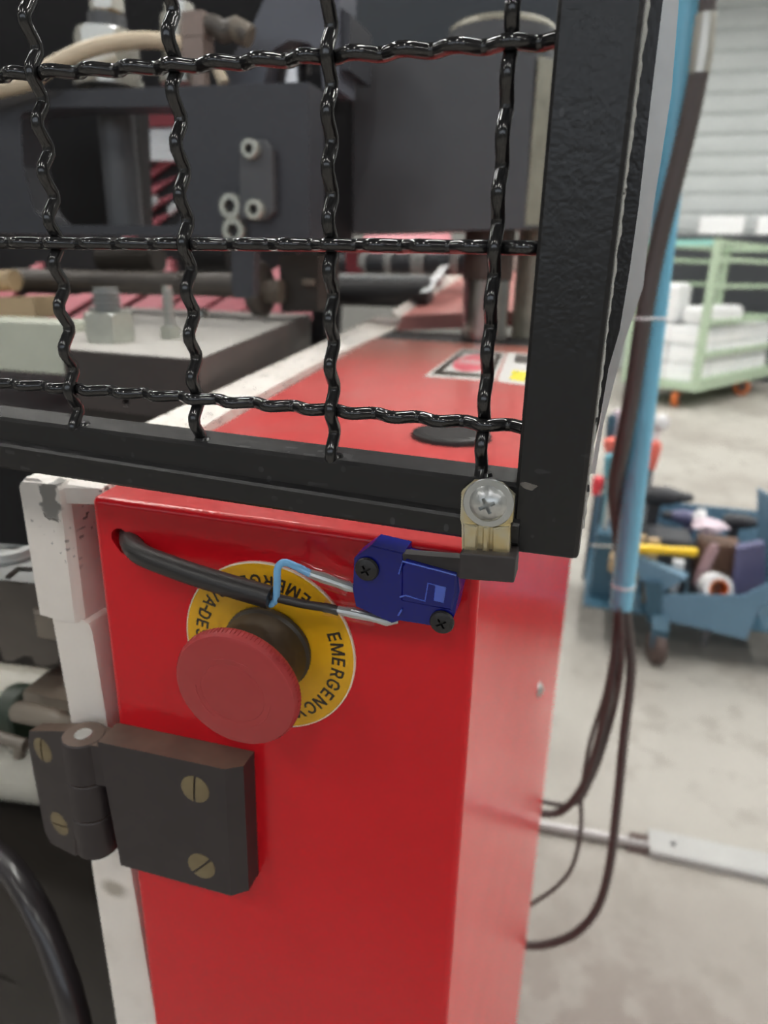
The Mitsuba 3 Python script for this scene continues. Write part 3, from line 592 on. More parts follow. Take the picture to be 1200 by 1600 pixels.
add(gb + '__worn_edge', hull([(x + dx, y + dy, z_) for (x, y), z_ in ((bb[0], 39), (bb[1], 41), (bb[0], 186), (bb[1], 190)) for dx, dy in ((.8, -.6), (-.3, .4))]), BEIGE, False, 'pale worn bevel down the edge of the housing')
ct = Yp(650, 782, 60)
add(gb + '__cap', lathe([(0, 34), (50, 34), (54, 31), (55.5, 26), (55.5, -10), (0, -10)], (ct[0], 662, Yp(662, 782, 46)[2] - 34), (0, 0, 1), 48), OXIDE2, 30, 'round cap on the housing')
add(gb + '__cap_rim', lathe([(49.5, 33.6), (49.8, 34.6), (53.6, 32.2), (55.4, 28), (55.0, 27.5), (49.5, 33.6)], (ct[0], 662, Yp(662, 782, 46)[2] - 34), (0, 0, 1), 48), BEIGE, 30, 'worn pale rim of the cap')
gp = thing('guide_post', 'round steel guide post standing on the red cabinet below the dark housing', 'guide post')
gx = -104.0
add(gp + '__post', cyl((gx, 655, -79.6), (gx, 655, 40), 25.5, 48, 0), STEEL, 40)
add(gp + '__oiled_sleeve', cyl((gx, 655, -15), (gx, 655, 45), 27.5, 48, 1), BROWNST, 40, 'oily brown sleeve around the guide post')
add(gp + '__rear_post', cyl((gx + 44, 715, -79.6), (gx + 44, 715, 45), 20, 36), BEIGE, 40)
whole('base_plate', 'dark oily steel plate under the guide post', 'machine plate', box(-250, -22, 601, 725, -110, -80.2, 2), STAINB, False)
# rear pink cover and its cream strip
rcv = thing('rear_cover', 'dusty pink sloping machine cover behind the guide post', 'machine cover')
A = [Yp(728, 620, 517), Yp(728, 860, 508), Yp(728, 628, 494), Yp(728, 860, 484)]
B = [Yp(1000, 725, 428), Yp(1000, 860, 420)]
add(rcv + '__shell', hull([A[0], A[1], A[2], A[3], B[0], B[1], B[0] + [0, 0, -60], B[1] + [0, 0, -60]]), PINKRED, 15)
E_ = [Yp(726, 612, 486), Yp(726, 628, 500), Yp(998, 722, 414), Yp(998, 732, 434)]
add(rcv + '__cream_strip', hull([p_ + d for p_ in E_ for d in (np.array([0, 0, 0]), np.array([0, 8, -6]))]), CREAM, False)
whole('white_lever', 'bright white flat lever leaning in front of the black roller', 'lever', hull([Yp(y_, *a) for y_, a in ((770, (655, 458)), (770, (672, 456)), (860, (704, 412)), (860, (688, 415)), (776, (655, 458)), (776, (672, 456)), (866, (704, 412)), (866, (688, 415)))]), WHITE, False)
# rollers behind
def hroller(y, pa, pb_, r_, name, label, m, cat='roller'):
    a, b = Yp(y, *pa), Yp(y, *pb_); return whole(name, label, cat, cyl(a, b, r_, 36, 1), m, 40)
hroller(800, (470, 455), (672, 460), 18, 'black_roller', 'black roller in the gap beside the guide post', DARKIN)
hroller(830, (470, 434), (690, 438), 7, 'bright_rod', 'bright polished rod above the black roller', ALU, 'rod')
cr = thing('collar_shaft', 'dark grey shaft with pale collars behind the bright rod', 'shaft')
a, b = Yp(880, 520, 411), Yp(880, 740, 413)
add(cr + '__shaft', cyl(a, b, 15, 30), CHARC, 40)
for t in (570, 609, 655, 712):
    w_ = 5 if t != 655 else 9
    c_ = Yp(878, t, 408); add(cr + '__collar', cyl(c_ - [w_, 0, 0], c_ + [w_, 0, 0], 19, 30, 1), LIGHTG, 35, 'pale collar')
whole('maroon_bracket', 'maroon bracket at the end of the collared shaft', 'machine bracket', face(862, [(540, 392), (566, 392), (566, 428), (540, 430)], 14, 2), DKMAR, False)
whole('maroon_tray', 'maroon pink machine cover panel below the dark housing', 'machine cover', hull([Yp(y_, *a) for y_, a in ((905, (566, 397)), (905, (706, 397)), (1060, (570, 361)), (1060, (704, 361)))] + [Yp(y_, *a) + [0, 0, -20] for y_, a in ((905, (566, 397)), (905, (706, 397)), (1060, (570, 361)), (1060, (704, 361)))]), MAROON, 15)
whole('cream_panel', 'cream panel behind the guide post', 'machine panel', face(1010, [(762, 396), (850, 396), (850, 449), (762, 450)], 20), CREAM, False)
whole('red_board', 'dark red panel under the cream panel', 'machine panel', face(1004, [(762, 450), (850, 449), (850, 486), (762, 486)], 20), DKMAR, False)
# ------------------------------------------------------------------ pneumatic fittings on the head
fx = thing('pressure_fitting', 'stack of nickel hex fittings with a yellow seal on top of the press head', 'pipe fitting')
def fit(y, px, py0, py1, af, m, name, hexn=True, lab=None):
    a, b = Yp(y, px, py0), Yp(y, px, py1); h = b[2] - a[2]
    sca_ = float((a - CAM) @ fw) / F
    mm = hexm((a[0], y, a[2]), af * sca_, h, rot=.35) if hexn else cyl((a[0], y, a[2]), (a[0], y, a[2] + h), af * sca_ / 2, 30, .8)
    return add(fx + '__' + name, mm, m, 25, lab)
YF = 470
fit(YF, 172, 140, 126, 104, NICKEL, 'washer', False); fit(YF, 172, 126, 50, 84, NICKEL, 'body_hex'); fit(YF, 168, 52, 22, 46, NICKEL, 'nut'); fit(YF, 168, 24, 18, 42, YELLOW, 'seal', False, 'yellow seal ring'); fit(YF, 168, 20, -8, 46, NICKEL, 'nut')
fit(YF, 172, 60, 48, 60, NICKEL, 'flange', False)
fx = thing('elbow_fitting', 'brown plastic elbow fitting with nickel nuts beside the hex fitting stack', 'pipe fitting')
fit(480, 284, 134, 122, 66, NICKEL, 'washer', False); fit(480, 284, 122, 24, 48, NICKEL, 'body', True); fit(480, 281, 26, 6, 40, NICKEL, 'cap', True)
a_ = [Yp(465, 309, 104), Yp(465, 309, 62), Yp(465, 308, 22)]
add(fx + '__brown_block', hull([c_ + [x_, y_, 0] for c_, w_ in ((a_[0], 11), (a_[1], 10)) for x_ in (-w_, w_) for y_ in (-9, 9)]), BROWNF, 20, 'brown plastic body')
add(fx + '__brown_block', hull([c_ + [x_, y_, 0] for c_, w_ in ((a_[1] + [0, 0, .6], 11), (a_[2], 10)) for x_ in (-w_, w_) for y_ in (-9, 9)]), BROWNF, 20, 'brown plastic body')
add(fx + '__brown_base', cyl(Yp(466, 314, 142), Yp(466, 311, 104), 8, 24), BROWNF, 30)
add(fx + '__elbow', tube(spline([Yp(465, 312, 40), Yp(465, 336, 40), Yp(466, 350, 52), Yp(467, 366, 44), Yp(468, 388, 58)], 6), 8, 16), GUN, 45)
add(fx + '__spout', cyl(Yp(468, 362, 42), Yp(470, 392, 58), 9.5, 20, 1), GREYBR, 30)
whole('pale_peg', 'small slanted beige peg beside the brown elbow fitting', 'peg', cyl(Yp(455, 350, 130), Yp(455, 340, 108), 5, 18), TUBEB)
at = thing('air_tube', 'beige plastic air tube arching over the press head', 'tube')
add(at, tube(spline([Yp(404, -40, 155), Yp(404, 0, 140), Yp(404, 46, 128), Yp(410, 80, 104), Yp(420, 130, 80), Yp(432, 180, 67), Yp(445, 235, 63), Yp(462, 285, 70)], 8), 6.6, 18), TUBEB, 50)
# ------------------------------------------------------------------ below the head: rod, hubs, tan box
sr_ = thing('slide_rod', 'dark brown horizontal rod under the press head', 'rod')
add(sr_ + '__rod', cyl(Yp(520, 26, 438), Yp(520, 400, 446), 12, 30), GUN, 40)
add(sr_ + '__sleeve', cyl(Yp(520, 22, 438), Yp(520, 120, 441), 13.4, 30, 1), GUN, 40)
hb = thing('clamp_hub', 'dark brown clamp hub with a round flange at the end of the slide rod', 'hub')
h0, h1 = Yp(520, 402, 452), Yp(520, 500, 452)
add(hb + '__flange', cyl(Yp(520, 398, 452), Yp(520, 414, 452), 27, 36, 1.5), GUN, 35)
add(hb + '__boss', cyl(Yp(520, 414, 454), Yp(520, 440, 456), 13, 6), GREYBR, 20)
add(hb + '__block', face(530, [(436, 398), (498, 396), (496, 486), (440, 488)], 60, 3), DARKBR, False)
add(hb + '__grease_nipple', cyl(Yp(524, 482, 446), Yp(524, 482, 436), 7, 18, 1), GREYBR, 30)
whole('foot_bracket', 'small dark foot bracket beside the white plate', 'bracket', face(610, [(488, 480), (506, 486), (508, 524), (490, 530)], 30, 3), DARKIN, False)
whole('pulley', 'dark pulley wheel hanging under the press head window', 'pulley', cyl(Yp(560, 160, 404), Yp(560, 248, 404), 18, 32, 3), DARKBR, 35)
whole('shaft_drop', 'dark shaft under the press head next to the pulley', 'shaft', cyl(Yp(565, 292, 400), Yp(565, 362, 402), 17, 30, 2), DARKIN, 35)
tb = thing('tan_box', 'tan cardboard coloured block behind the pale bar', 'box')
add(tb + '__body', face(440, [(-60, 466), (52, 463), (56, 497), (-60, 497)], 40, 1), TAN, False)
add(tb + '__roll', cyl(Yp(470, -60, 439), Yp(470, 24, 438), 11, 30), TAN, 40)
# ------------------------------------------------------------------ pink slatted machine behind
pm_ = thing('pink_slat_machine', 'maroon pink machine guard of slanting slats behind the press head', 'machine guard')
YB = 900
sl_c = [Yp(YB, -180, 420), Yp(YB, 470, 420)]
def slat(px, py, len_, w_, jag):
    """a slanting slat from image point (px,py) up to the right"""
    a = Yp(YB, px, py); d = np.array([math.cos(.60), 0, math.sin(.60)]); n_ = np.array([-d[2], 0, d[0]])
    pts = [a - n_ * w_, a + d * len_ - n_ * w_]
    for k_ in range(jag): pts.append(a + d * (len_ + (6 if k_ % 2 else -5)) + n_ * w_ * (-.6 + 1.4 * k_ / max(jag - 1, 1)))
    pts += [a + d * len_ + n_ * w_, a + n_ * w_]
    m = ext(Polygon([(q_[0], q_[2]) for q_ in pts]).buffer(0), 14, 'y', YB); v = m.vertices.copy()
    v[:, 1] += (v[:, 2] + 70) * .85; return trimesh.Trimesh(v, m.faces, process=False)
for i in range(11):
    px = -190 + i * 62
    add(pm_ + '__slat', slat(px, 520, 175 + 14 * (i % 3), 17.0, 5 if i % 2 else 0), MAROON, False)
for i in range(5):
    px = 196 + i * 8
    a = Yp(YB - 30, 205, 262 + i * 26); d = np.array([math.cos(.52), 0, math.sin(.52)]); n_ = np.array([-d[2], 0, d[0]])
    add(pm_ + '__slat', hull([a + d * s_ * 90 + n_ * q_ * 8.0 + [0, y_ + (q_ * 8.0 * n_[2]) * .9 + s_ * 20, 0] for s_ in (-.2, 1) for q_ in (-1, 1) for y_ in (0, 12)]), MAROON, False)
add(pm_ + '__backing', face(YB + 110, [(-200, 370), (490, 370), (490, 520), (-200, 520)], 12), DARKIN, False)
add(pm_ + '__backing', face(YB - 16, [(200, 262), (300, 255), (300, 352), (200, 362)], 8), DARKIN, False)
for a, l_ in (((224, 326), 26), ((262, 330), 22)):
    c_ = Yp(YB - 36, *a); d = np.array([math.cos(.55), 0, math.sin(.55)])
    add(pm_ + '__white_clip', hull([c_ + d * s_ * l_ + [0, y_, z_] for s_ in (0, 1) for y_ in (0, 10) for z_ in (-6, 6)]), WHITE, False, 'white clip on the slats')
wpn = thing('perforated_panel', 'white perforated panel behind the window of the press head', 'perforated panel')
pf = face(YB - 60, [(205, 200), (300, 199), (300, 252), (205, 250)], 6)
hs = []
for ix in range(7):
    for iy in range(3):
        c_ = Yp(YB - 60, 220 + ix * 13.5, 216 + iy * 20); hs.append(cyl(c_ - [0, 3, 0], c_ + [0, 3, 0], 2.6, 10))
add(wpn, minus(pf, *hs), WHITE, False)
whole('maroon_hood', 'dark maroon hood above the white perforated panel', 'machine hood', face(YB - 66, [(200, 160), (310, 158), (310, 196), (200, 198)], 30), DKMAR, False)
# dark body of the machine around the mechanism
me = thing('press_enclosure', 'black machine enclosure closing the back of the press behind the wire mesh', 'machine body')
add(me + '__back', hull([Yp(1100, -320, -60) + [0, y_, 0] for y_ in (0, 20)] + [Yp(1100, 560, -60) + [0, y_, 0] for y_ in (0, 20)] + [np.array([x_, y_, -600]) for x_ in (Yp(1100, -320, 0)[0], Yp(1100, 500, 0)[0]) for y_ in (1100, 1120)]), STAINB, False)
add(me + '__upper_beam', hull([Yp(y_, *a) for y_, a in ((760, (500, -90)), (760, (880, -90)), (760, (500, 82)), (760, (870, 70)), (900, (510, -80)), (900, (860, -80)), (900, (510, 100)), (900, (850, 90)))]), mat('beam_blue_black', (.030, .036, .044), .5), False)
lx = Yp(500, -240, 300)[0]
add(me + '__end_wall', box(-1600, -1570, 330, 1120, FLOOR + 200, 420), STAINB, False)
add(me + '__bed', hull([(x_, y_, z_) for z_ in (-203, -140) for x_, y_ in ((-1270, 330), (Lx(330) - 4, 330), (Lx(780) - 4, 780), (-1270, 780))]), STAINB, False)
# ------------------------------------------------------------------ lower left: parts under the gate beside the white plate
whole('black_cover_plate', 'black steel plate at the edge of the opening beside the white side plate', 'machine plate', face(60, [(-160, 690), (70, 735), (60, 853), (-160, 838)], 10), STAINB, False)
cp = thing('clamp_bracket', 'dark brown toothed clamp bracket with a grey top plate beside the white side plate', 'bracket')
add(cp + '__top_plate', hull([Zp(z_, *a) for z_ in (-140, -146) for a in ((-60, 900), (55, 912), (55, 862), (-60, 850))]), LIGHTG, False)
add(cp + '__ring', lathe([(9, 0), (15, 0), (16, 2), (15, 5), (10, 5), (9, 4), (9, 0)], Zp(-140, 10, 866), (0, 0, 1), 36), LIGHTG, 35, 'pale grey ring')
add(cp + '__slot_bar', hull([Zp(-139.5, *a) + [0, 0, d_] for d_ in (0, 1.5) for a in ((-40, 866), (26, 872), (20, 879), (-40, 872))]), DARKBR, False)
add(cp + '__groove', tube([Zp(-139.5, 12, 902), Zp(-139.5, 28, 889), Zp(-139.5, 55, 890)], 1.2, 8), DARKBR, 40)
add(cp + '__toothed_block', face(82, [(-60, 895), (35, 913), (60, 905), (92, 925), (92, 1035), (64, 1042), (54, 1036), (50, 1026), (38, 1024), (18, 1034), (6, 1032), (0, 1012), (-60, 1000)], 40, 1), GUN, False)
add(cp + '__tan_pad', bevel_face(78, [(48, 952), (86, 963), (92, 1005), (56, 998)], 12, 1.5), GREYBR, 20)
hr = thing('pale_roller', 'off white roller with a green black rubber wheel behind the toothed bracket', 'roller')
add(hr + '__drum', cyl(Yp(200, -140, 1066), Yp(200, 92, 1098), 24, 44, 2), OFFW, 40)
add(hr + '__wheel', cyl(Yp(176, 20, 1112), Yp(176, 52, 1116), 21, 44, 2), GREENBK, 40, 'green black rubber wheel')
gc = thing('pivot_block', 'grey brown cast pivot block with a pin beside the green black wheel', 'machine block')
add(gc + '__block', hull([Yp(y_, *a) for y_, a in ((70, (36, 1080)), (70, (108, 1096)), (70, (110, 1112)), (70, (36, 1106)), (110, (70, 1052)), (110, (100, 1032)), (110, (112, 1110)), (110, (60, 1110)))]), GREYBR, 15)
add(gc + '__pin', tube(spline([Yp(60, 30, 1112), Yp(55, 60, 1118), Yp(48, 98, 1127), Yp(44, 120, 1130)], 6), [5.2] * 6 + [5.0] * 6 + [3.4] * 7, 18), GREYBR, 40)
add(gc + '__pin_nut', lathe([(0, 2.6), (2, 2.3), (3.1, .8), (3.1, -2), (0, -2)], Yp(40, 123, 1123), (.2, -.6, .8), 20), NICKEL, 40, 'bright pin nut')
tp = thing('thin_pipe', 'thin brown pipe with a stub below the green black wheel', 'pipe')
add(tp + '__pipe', tube([Yp(100, -60, 1136), Yp(100, 0, 1152), Yp(100, 40, 1164)], 3.4, 14), GREYBR, 40)
add(tp + '__stub', cyl(Yp(100, 32, 1160), Yp(100, 30, 1182), 3.4, 14, .6), GREYBR, 40)
whole('large_drum', 'large off white drum below the thin pipe', 'drum', cyl(Yp(330, -200, 1180), Yp(330, 100, 1214), 30, 48, 2), OFFW, 40)
whole('black_hose', 'thick glossy black hose curving down in the dark opening beside the hinge', 'hose', tube(spline([Yp(120, -120, 1275), Yp(110, -50, 1310), Yp(95, 10, 1352), Yp(80, 55, 1418), Yp(70, 90, 1500), Yp(62, 118, 1590), Yp(60, 140, 1700)], 8), 8.0, 20), mat('glossy_black_hose', (.022, .019, .021), .25, coat=.5), 50)
whole('machine_step', 'dark slanted steel part low in the dark opening under the black hose', 'machine part', hull([Yp(y_, *a) for y_, a in ((200, (-60, 1490)), (200, (70, 1560)), (200, (40, 1680)), (200, (-60, 1680)), (260, (-60, 1470)), (260, (70, 1540)), (260, (40, 1680)), (260, (-60, 1680)))]), DARKBR, False)
whole('inner_wall', 'dark brown inner wall of the opening behind the drum', 'machine wall', box(-1200, -245, 460, 480, FLOOR + 20, -335), DARKBR, False)
whole('dark_liner', 'dark brown sheet liner of the opening beside the black hose', 'machine wall', hull([(x_ - 6, y_, z_) for x_, y_ in ((-159.5, 54), (-163, 54), (-240, 440), (-236, 440)) for z_ in (-206, FLOOR + 20)]), DARKBR, False)
# ------------------------------------------------------------------ strip, pipe and cables right of the post
whole('aluminium_strip', 'thin grey aluminium strip hanging just behind the gate post', 'metal strip', plate_px(70, al, 3), ALU, False)
YPIPE = 690
bp_ = thing('blue_pipe', 'light blue plastic pipe hanging upright with cables coming out of its lower end', 'pipe')
p0, p1 = Yp(YPIPE, 1084, -60), Yp(YPIPE, 970, 950)
d = (p0 - p1); d /= np.linalg.norm(d)
A_, B_, D_ = frame_to(d)
add(bp_ + '__tube', lathe([(12.2, 0), (13.6, .4), (13.6, 2400), (12.2, 2400), (12.2, 0)], p1, d, 36), PIPEB, 40)
for a in ((1030, 497), (975, 914)):
    c_ = p1 + d * float((Yp(YPIPE, *a) - p1) @ d)
    add(bp_ + '__cable_tie', lathe([(13.7, -1.6), (14.8, -1.6), (14.8, 1.6), (13.7, 1.6), (13.7, -1.6)], c_, d, 36), WHITE, 30, 'white cable tie')
def cable(name, label, pts, r_, m=BROWNCAB):
    k_ = thing(name, label, 'cable'); add(k_, tube(spline([Yp(y_, *a) for y_, a in pts], 8), r_, 14), m, 50); return k_
yc_ = YPIPE - 24
ck = thing('thick_cable', 'thick dark cable crossing the blue pipe and bending back low behind the red cabinet', 'cable')
add(ck + '__sheath', tube(spline([Yp(y_, *a) for y_, a in ((yc_ - 6, (1093, 108)), (yc_ - 4, (1074, 200)), (yc_ - 2, (1049, 300)), (yc_, (1024, 400)), (yc_, (1005, 500)), (yc_ + 6, (987, 620)), (yc_ + 4, (972, 700)), (YPIPE + 2, (961, 765)), (YPIPE + 22, (967, 825)), (YPIPE + 25, (971, 885)), (YPIPE + 22, (967, 965)), (yc_ + 18, (958, 1050)), (yc_ + 24, (940, 1140)), (yc_ + 30, (915, 1220)), (yc_ + 40, (882, 1264)), (yc_ + 40, (850, 1271)), (yc_ + 40, (800, 1258)))], 8), np.r_[np.full(66, 9.3), np.linspace(9.3, 5.6, 26), np.full(37, 5.6)], 16), BROWNCAB, 50)
add(ck + '__ferrule', tube([Yp(yc_ - 6, *a) for a in ((1092, 116), (1098, 70), (1103, 22))], [9.8, 10.4, 9.6], 18), NICKEL, 40, 'bright metal ferrule')
add(ck + '__lead', tube(spline([Yp(yc_ - 6, *a) for a in ((1103, 30), (1106, 0), (1112, -60), (1120, -140))], 6), 8, 14), BROWNCAB, 50)
add(ck + '__cable_tie', lathe([(9.5, -1.6), (10.6, -1.6), (10.6, 1.6), (9.5, 1.6), (9.5, -1.6)], Yp(yc_, 1005, 497), d, 28), WHITE, 30, 'white cable tie')
cable('looping_cable', 'brown grey cable making a long loop down from the blue pipe to the red cabinet', [(YPIPE, (974, 930)), (YPIPE, (982, 985)), (YPIPE, (986, 1050)), (YPIPE, (975, 1150)), (YPIPE, (964, 1260)), (YPIPE, (953, 1350)), (YPIPE, (935, 1415)), (YPIPE, (902, 1456)), (YPIPE, (860, 1474)), (YPIPE, (822, 1477)), (YPIPE, (770, 1468))], 6.2)
cable('second_looping_cable', 'narrow brown cable close inside the long cable loop', [(YPIPE - 8, (966, 932)), (YPIPE - 14, (972, 985)), (YPIPE - 14, (970, 1050)), (YPIPE + 4, (954, 1130)), (YPIPE + 24, (925, 1215)), (YPIPE + 30, (890, 1258)), (YPIPE + 30, (800, 1240))], 3.6)
cable('thin_cable', 'thin grey cable hanging in a kinked line to the edge of the red cabinet', [(YPIPE + 30, (960, 1010)), (YPIPE + 30, (944, 1090)), (YPIPE + 30, (922, 1160)), (YPIPE + 30, (909, 1240)), (YPIPE + 30, (907, 1300)), (YPIPE + 30, (895, 1352)), (YPIPE + 30, (870, 1385)), (YPIPE + 30, (828, 1414)), (YPIPE + 30, (780, 1440))], 3.0)
c0, c1 = Zp(FLOOR + 11, 700, 1262), Zp(FLOOR + 11, 1014, 1320)
cd = thing('floor_conduit', 'grey metal conduit lying on the floor and entering the trunking', 'conduit')
add(cd + '__pipe', cyl(c0, c1, 11, 24), CONDUIT, 40)
add(cd + '__saddle', hull([Zp(FLOOR + z_, *a) for z_, a in ((0, (978, 1330)), (0, (1012, 1338)), (24, (982, 1306)), (24, (1012, 1312)), (0, (985, 1300)), (0, (1016, 1306)))]), DKWHEEL, 20, 'dark brown saddle over the conduit end')
tk = thing('cable_trunking', 'flat grey white cable trunking screwed to the concrete floor', 'cable trunking')
t0, t1 = Zp(FLOOR, 1014, 1340), Zp(FLOOR, 1200, 1381)
u_ = (t1 - t0) / np.linalg.norm(t1 - t0); v_ = np.cross([0, 0, 1.0], u_)
pf_ = [(0, 0), (0, 14), (6, 18), (64, 18), (70, 14), (70, 0)]
add(tk + '__cover', loft([[t0 + u_ * s_ + v_ * a + np.array([0, 0, b]) for a, b in pf_] for s_ in (0, 2200)]), TRUNK, 20)
add(tk + '__screw', cyl(t0 + u_ * 48 + v_ * 34 + [0, 0, 17.5], t0 + u_ * 48 + v_ * 34 + [0, 0, 20], 5, 16), CHARC, 30)
# ------------------------------------------------------------------ green cart with its load
ct_ = thing('green_cart', 'sage green steel rail cart on orange wheels standing on the concrete floor', 'cart')
ZS = -985.0
P0 = Zp(ZS, 1087, 613); Pr = Zp(ZS, 1198, 588)
e1 = Pr - P0; e1 /= np.linalg.norm(e1); e2 = np.array([-e1[1], e1[0], 0])
LU, LV = 1900.0, 720.0
def cl(u, v, z_): return np.array([P0[0], P0[1], 0]) + e1 * u + e2 * v + np.array([0, 0, z_])
def cbox(u0, u1, v0, v1, z0, z1): return hull([cl(u, v, z_) for u in (u0, u1) for v in (v0, v1) for z_ in (z0, z1)])
zr = lambda py: Yp(P0[1], 1100, py)[2]
ztop = zr(372)
for u, v in ((0, 0), (LU - 55, 0), (0, LV - 55), (LU - 55, LV - 55)): add(ct_ + '__post', cbox(u, u + 60, v, v + 60, ZS, ztop), GREENC, False)
for z_ in (378, 404, 447, 505, 557):
    zc = zr(z_); h_ = 21
    add(ct_ + '__rail', cbox(60, LU - 60, 8, 46, zc - h_, zc + h_), GREENC, False)
    add(ct_ + '__rail', cbox(60, LU - 60, LV - 46, LV - 8, zc - h_, zc + h_), GREENC, False)
    if z_ in (378, 505): add(ct_ + '__rail', cbox(LU - 46, LU - 8, 60, LV - 60, zc - h_, zc + h_), GREENC, False)
zc = zr(378)
add(ct_ + '__end_rail', cbox(8, 46, 60, LV - 60, zc - 24, zc + 24), TURQ, False, 'pale turquoise end rail')
for a in ((0, LU, -4, 56), (0, LU, LV - 56, LV + 4)): add(ct_ + '__sill', cbox(*a, ZS, ZS + 105), GREENC, False)
for a in ((-4, 56, 0, LV), (LU - 56, LU + 4, 0, LV)): add(ct_ + '__sill', cbox(*a, ZS, ZS + 62), GREENC, False)
add(ct_ + '__deck', cbox(10, LU - 10, 10, LV - 10, ZS + 30, ZS + 60), GREENC, False)
for i_, (u, v) in enumerate(((70, 200), (1300, 90), (LU - 120, LV - 140), (150, LV - 120))):
    c_ = cl(u, v, FLOOR + 80); axd = (e1 + e2 * .7); axd = axd / np.linalg.norm(axd)
    if i_ == 0: axd = np.array([.9, -.35, 0]); axd /= np.linalg.norm(axd)
    w_ = ct_ + '__wheel'
    k_ = add(w_, lathe([(0, -28), (62, -28), (78, -18), (80, 0), (78, 18), (62, 28), (0, 28)], c_, axd, 36), ORANGE, 35)
    add(k_ + '__hub', lathe([(0, -31), (46, -31), (46, 31), (0, 31)], c_, axd, 24), DKWHEEL, 35)
    add(ct_ + '__fork', hull([c_ + [x_, y_, z_] for x_ in (-45, 45) for y_ in (-45, 45) for z_ in (60, ZS - FLOOR - 80)]), DKWHEEL, False)
for iu in range(5):
    for iv in range(2):
        for iz in range(3 if iu else 3):
            u, v = 66 + iu * 345, 62 + iv * 300
            z0_ = ZS + 62 + iz * 165
            if iu and iv: continue
            h_ = 158
            j1, j2 = rng.uniform(-4, 4, 2)
            whole('white_bundle', 'white paper bundle in the %s layer of the green cart, %s' % (('bottom', 'middle', 'top')[iz], 'at its turquoise railed end' if iv else ('beside the corner post', 'second from the corner post', 'third from the corner post', 'fourth from the corner post', 'fifth from the corner post')[iu]), 'bundle', rbox([cl(u + a * 330 + (25 if a == 0 else -25) + j1, v + b * 290 + (20 if b == 0 else -20) + j2, z0_ + (18 if c_ == 0 else h_ - 18)) for a in (0, 1) for b in (0, 1) for c_ in (0, 1)], 18), PAPER, 40, 'white bundles in the green cart')
zb_ = ZS + 60 + 3 * 165
whole('tall_white_sack', 'tall bright white sack on the bundles at the near end of the green cart', 'sack', rbox([cl(u, v, z_) for u in (150, 330) for v in (390, 580) for z_ in (zb_ + 65, zb_ + 300)], 60), WHITE, 40)
whole('low_white_sack', 'low rounded white sack on the bundles behind the corner post of the green cart', 'sack', rbox([cl(u, v, z_) for u in (150, 900) for v in (110, 230) for z_ in (zb_ + 55, zb_ + 120)], 50), WHITE, 40)
dc = Yp(8850, 1030, 366)[2]
bx0 = Yp(8850, 1040, 400)[0]
whole('dark_container', 'dark grey container standing behind the green cart in front of the shutter', 'container', box(bx0 - 200, bx0 + 2600, 8850, 9250, FLOOR, dc, 10), CHARC, False)
for a, b in ((1092, 1165), (1182, 1262)):
    q0, q1 = Yp(8860, a, 362), Yp(8860, b, 338)
    whole('white_carton', 'bright white carton on top of the dark container' if a < 1150 else 'white carton at the picture edge on top of the dark container', 'box', box(q0[0], q1[0], 8860, 9030, dc, q1[2], 6), WHITE, False)
# ------------------------------------------------------------------ blue tool trolley with its clutter
tt = thing('tool_trolley', 'steel blue open tool trolley full of tools standing on the floor beyond the blue pipe', 'tool trolley')
YT = 1960
fp_ = [(1033, 929), (1162, 931), (1200, 912), (1290, 918), (1290, 972), (1196, 944), (1186, 950), (1166, 1000), (1078, 978), (1028, 968)]
add(tt + '__front_panel', face(YT, fp_, 8), TOOLBL, False)
q0, q1 = Yp(YT, 1030, 968), Yp(YT, 1290, 985)
zf = q0[2] + 6
xl_, xr_ = q0[0] - 230, q1[0]
add(tt + '__tray_floor', box(xl_, xr_, YT + 4, YT + 560, zf, zf + 6), TOOLDK, False)
add(tt + '__back_panel', box(xl_, xr_, YT + 556, YT + 562, zf, zf + 210), TOOLBL, False)
add(tt + '__inner_tray', hull([Yp(y_, *a) for y_, a in ((YT + 12, (992, 868)), (YT + 12, (1072, 905)), (YT + 12, (1035, 925)), (YT + 12, (1000, 905)), (YT + 60, (985, 862)), (YT + 60, (1075, 895)), (YT + 60, (1035, 915)), (YT + 60, (1000, 900)))]), TOOLBL, False)
add(tt + '__divider', hull([Yp(y_, *a) for y_, a in ((YT + 20, (1088, 938)), (YT + 20, (1092, 972)), (YT + 165, (1082, 915)), (YT + 165, (1086, 950)))] + [Yp(y_, *a) + [6, 0, 0] for y_, a in ((YT + 20, (1088, 938)), (YT + 20, (1092, 972)), (YT + 165, (1082, 915)), (YT + 165, (1086, 950)))]), TOOLBL, False)
add(tt + '__leg', hull([Yp(y_, *a) for y_ in (YT - 4, YT + 30) for a in ((1006, 908), (1036, 912), (1034, 968), (1012, 975))]), TOOLDK, False)
add(tt + '__side_panel', hull([Yp(y_, *a) + [dx, 0, 0] for dx in (0, 6) for y_, a in ((YT + 30, (1240, 800)), (YT + 30, (1236, 930)), (YT + 300, (1183, 762)), (YT + 300, (1183, 900)))]), TOOLBL, False)
cw = Zp(FLOOR, 1022, 1034)
cwc = np.array([cw[0], cw[1], FLOOR + 54])
k_ = add(tt + '__caster', lathe([(0, -17), (47, -17), (54, -10), (54, 10), (47, 17), (0, 17)], cwc, (1, .25, 0), 32), DKWHEEL, 35)
add(tt + '__caster_fork', hull([cwc + [x_, y_, z_] for x_, y_, z_ in ((-18, -22, 0), (18, -22, 0), (-18, 22, 0), (18, 22, 0), (-24, -26, 70), (24, -26, 70), (-24, 26, 95), (24, 26, 95))]), TOOLDK, False)
c2 = np.array([xr_ - 60, YT + 480, FLOOR + 40])
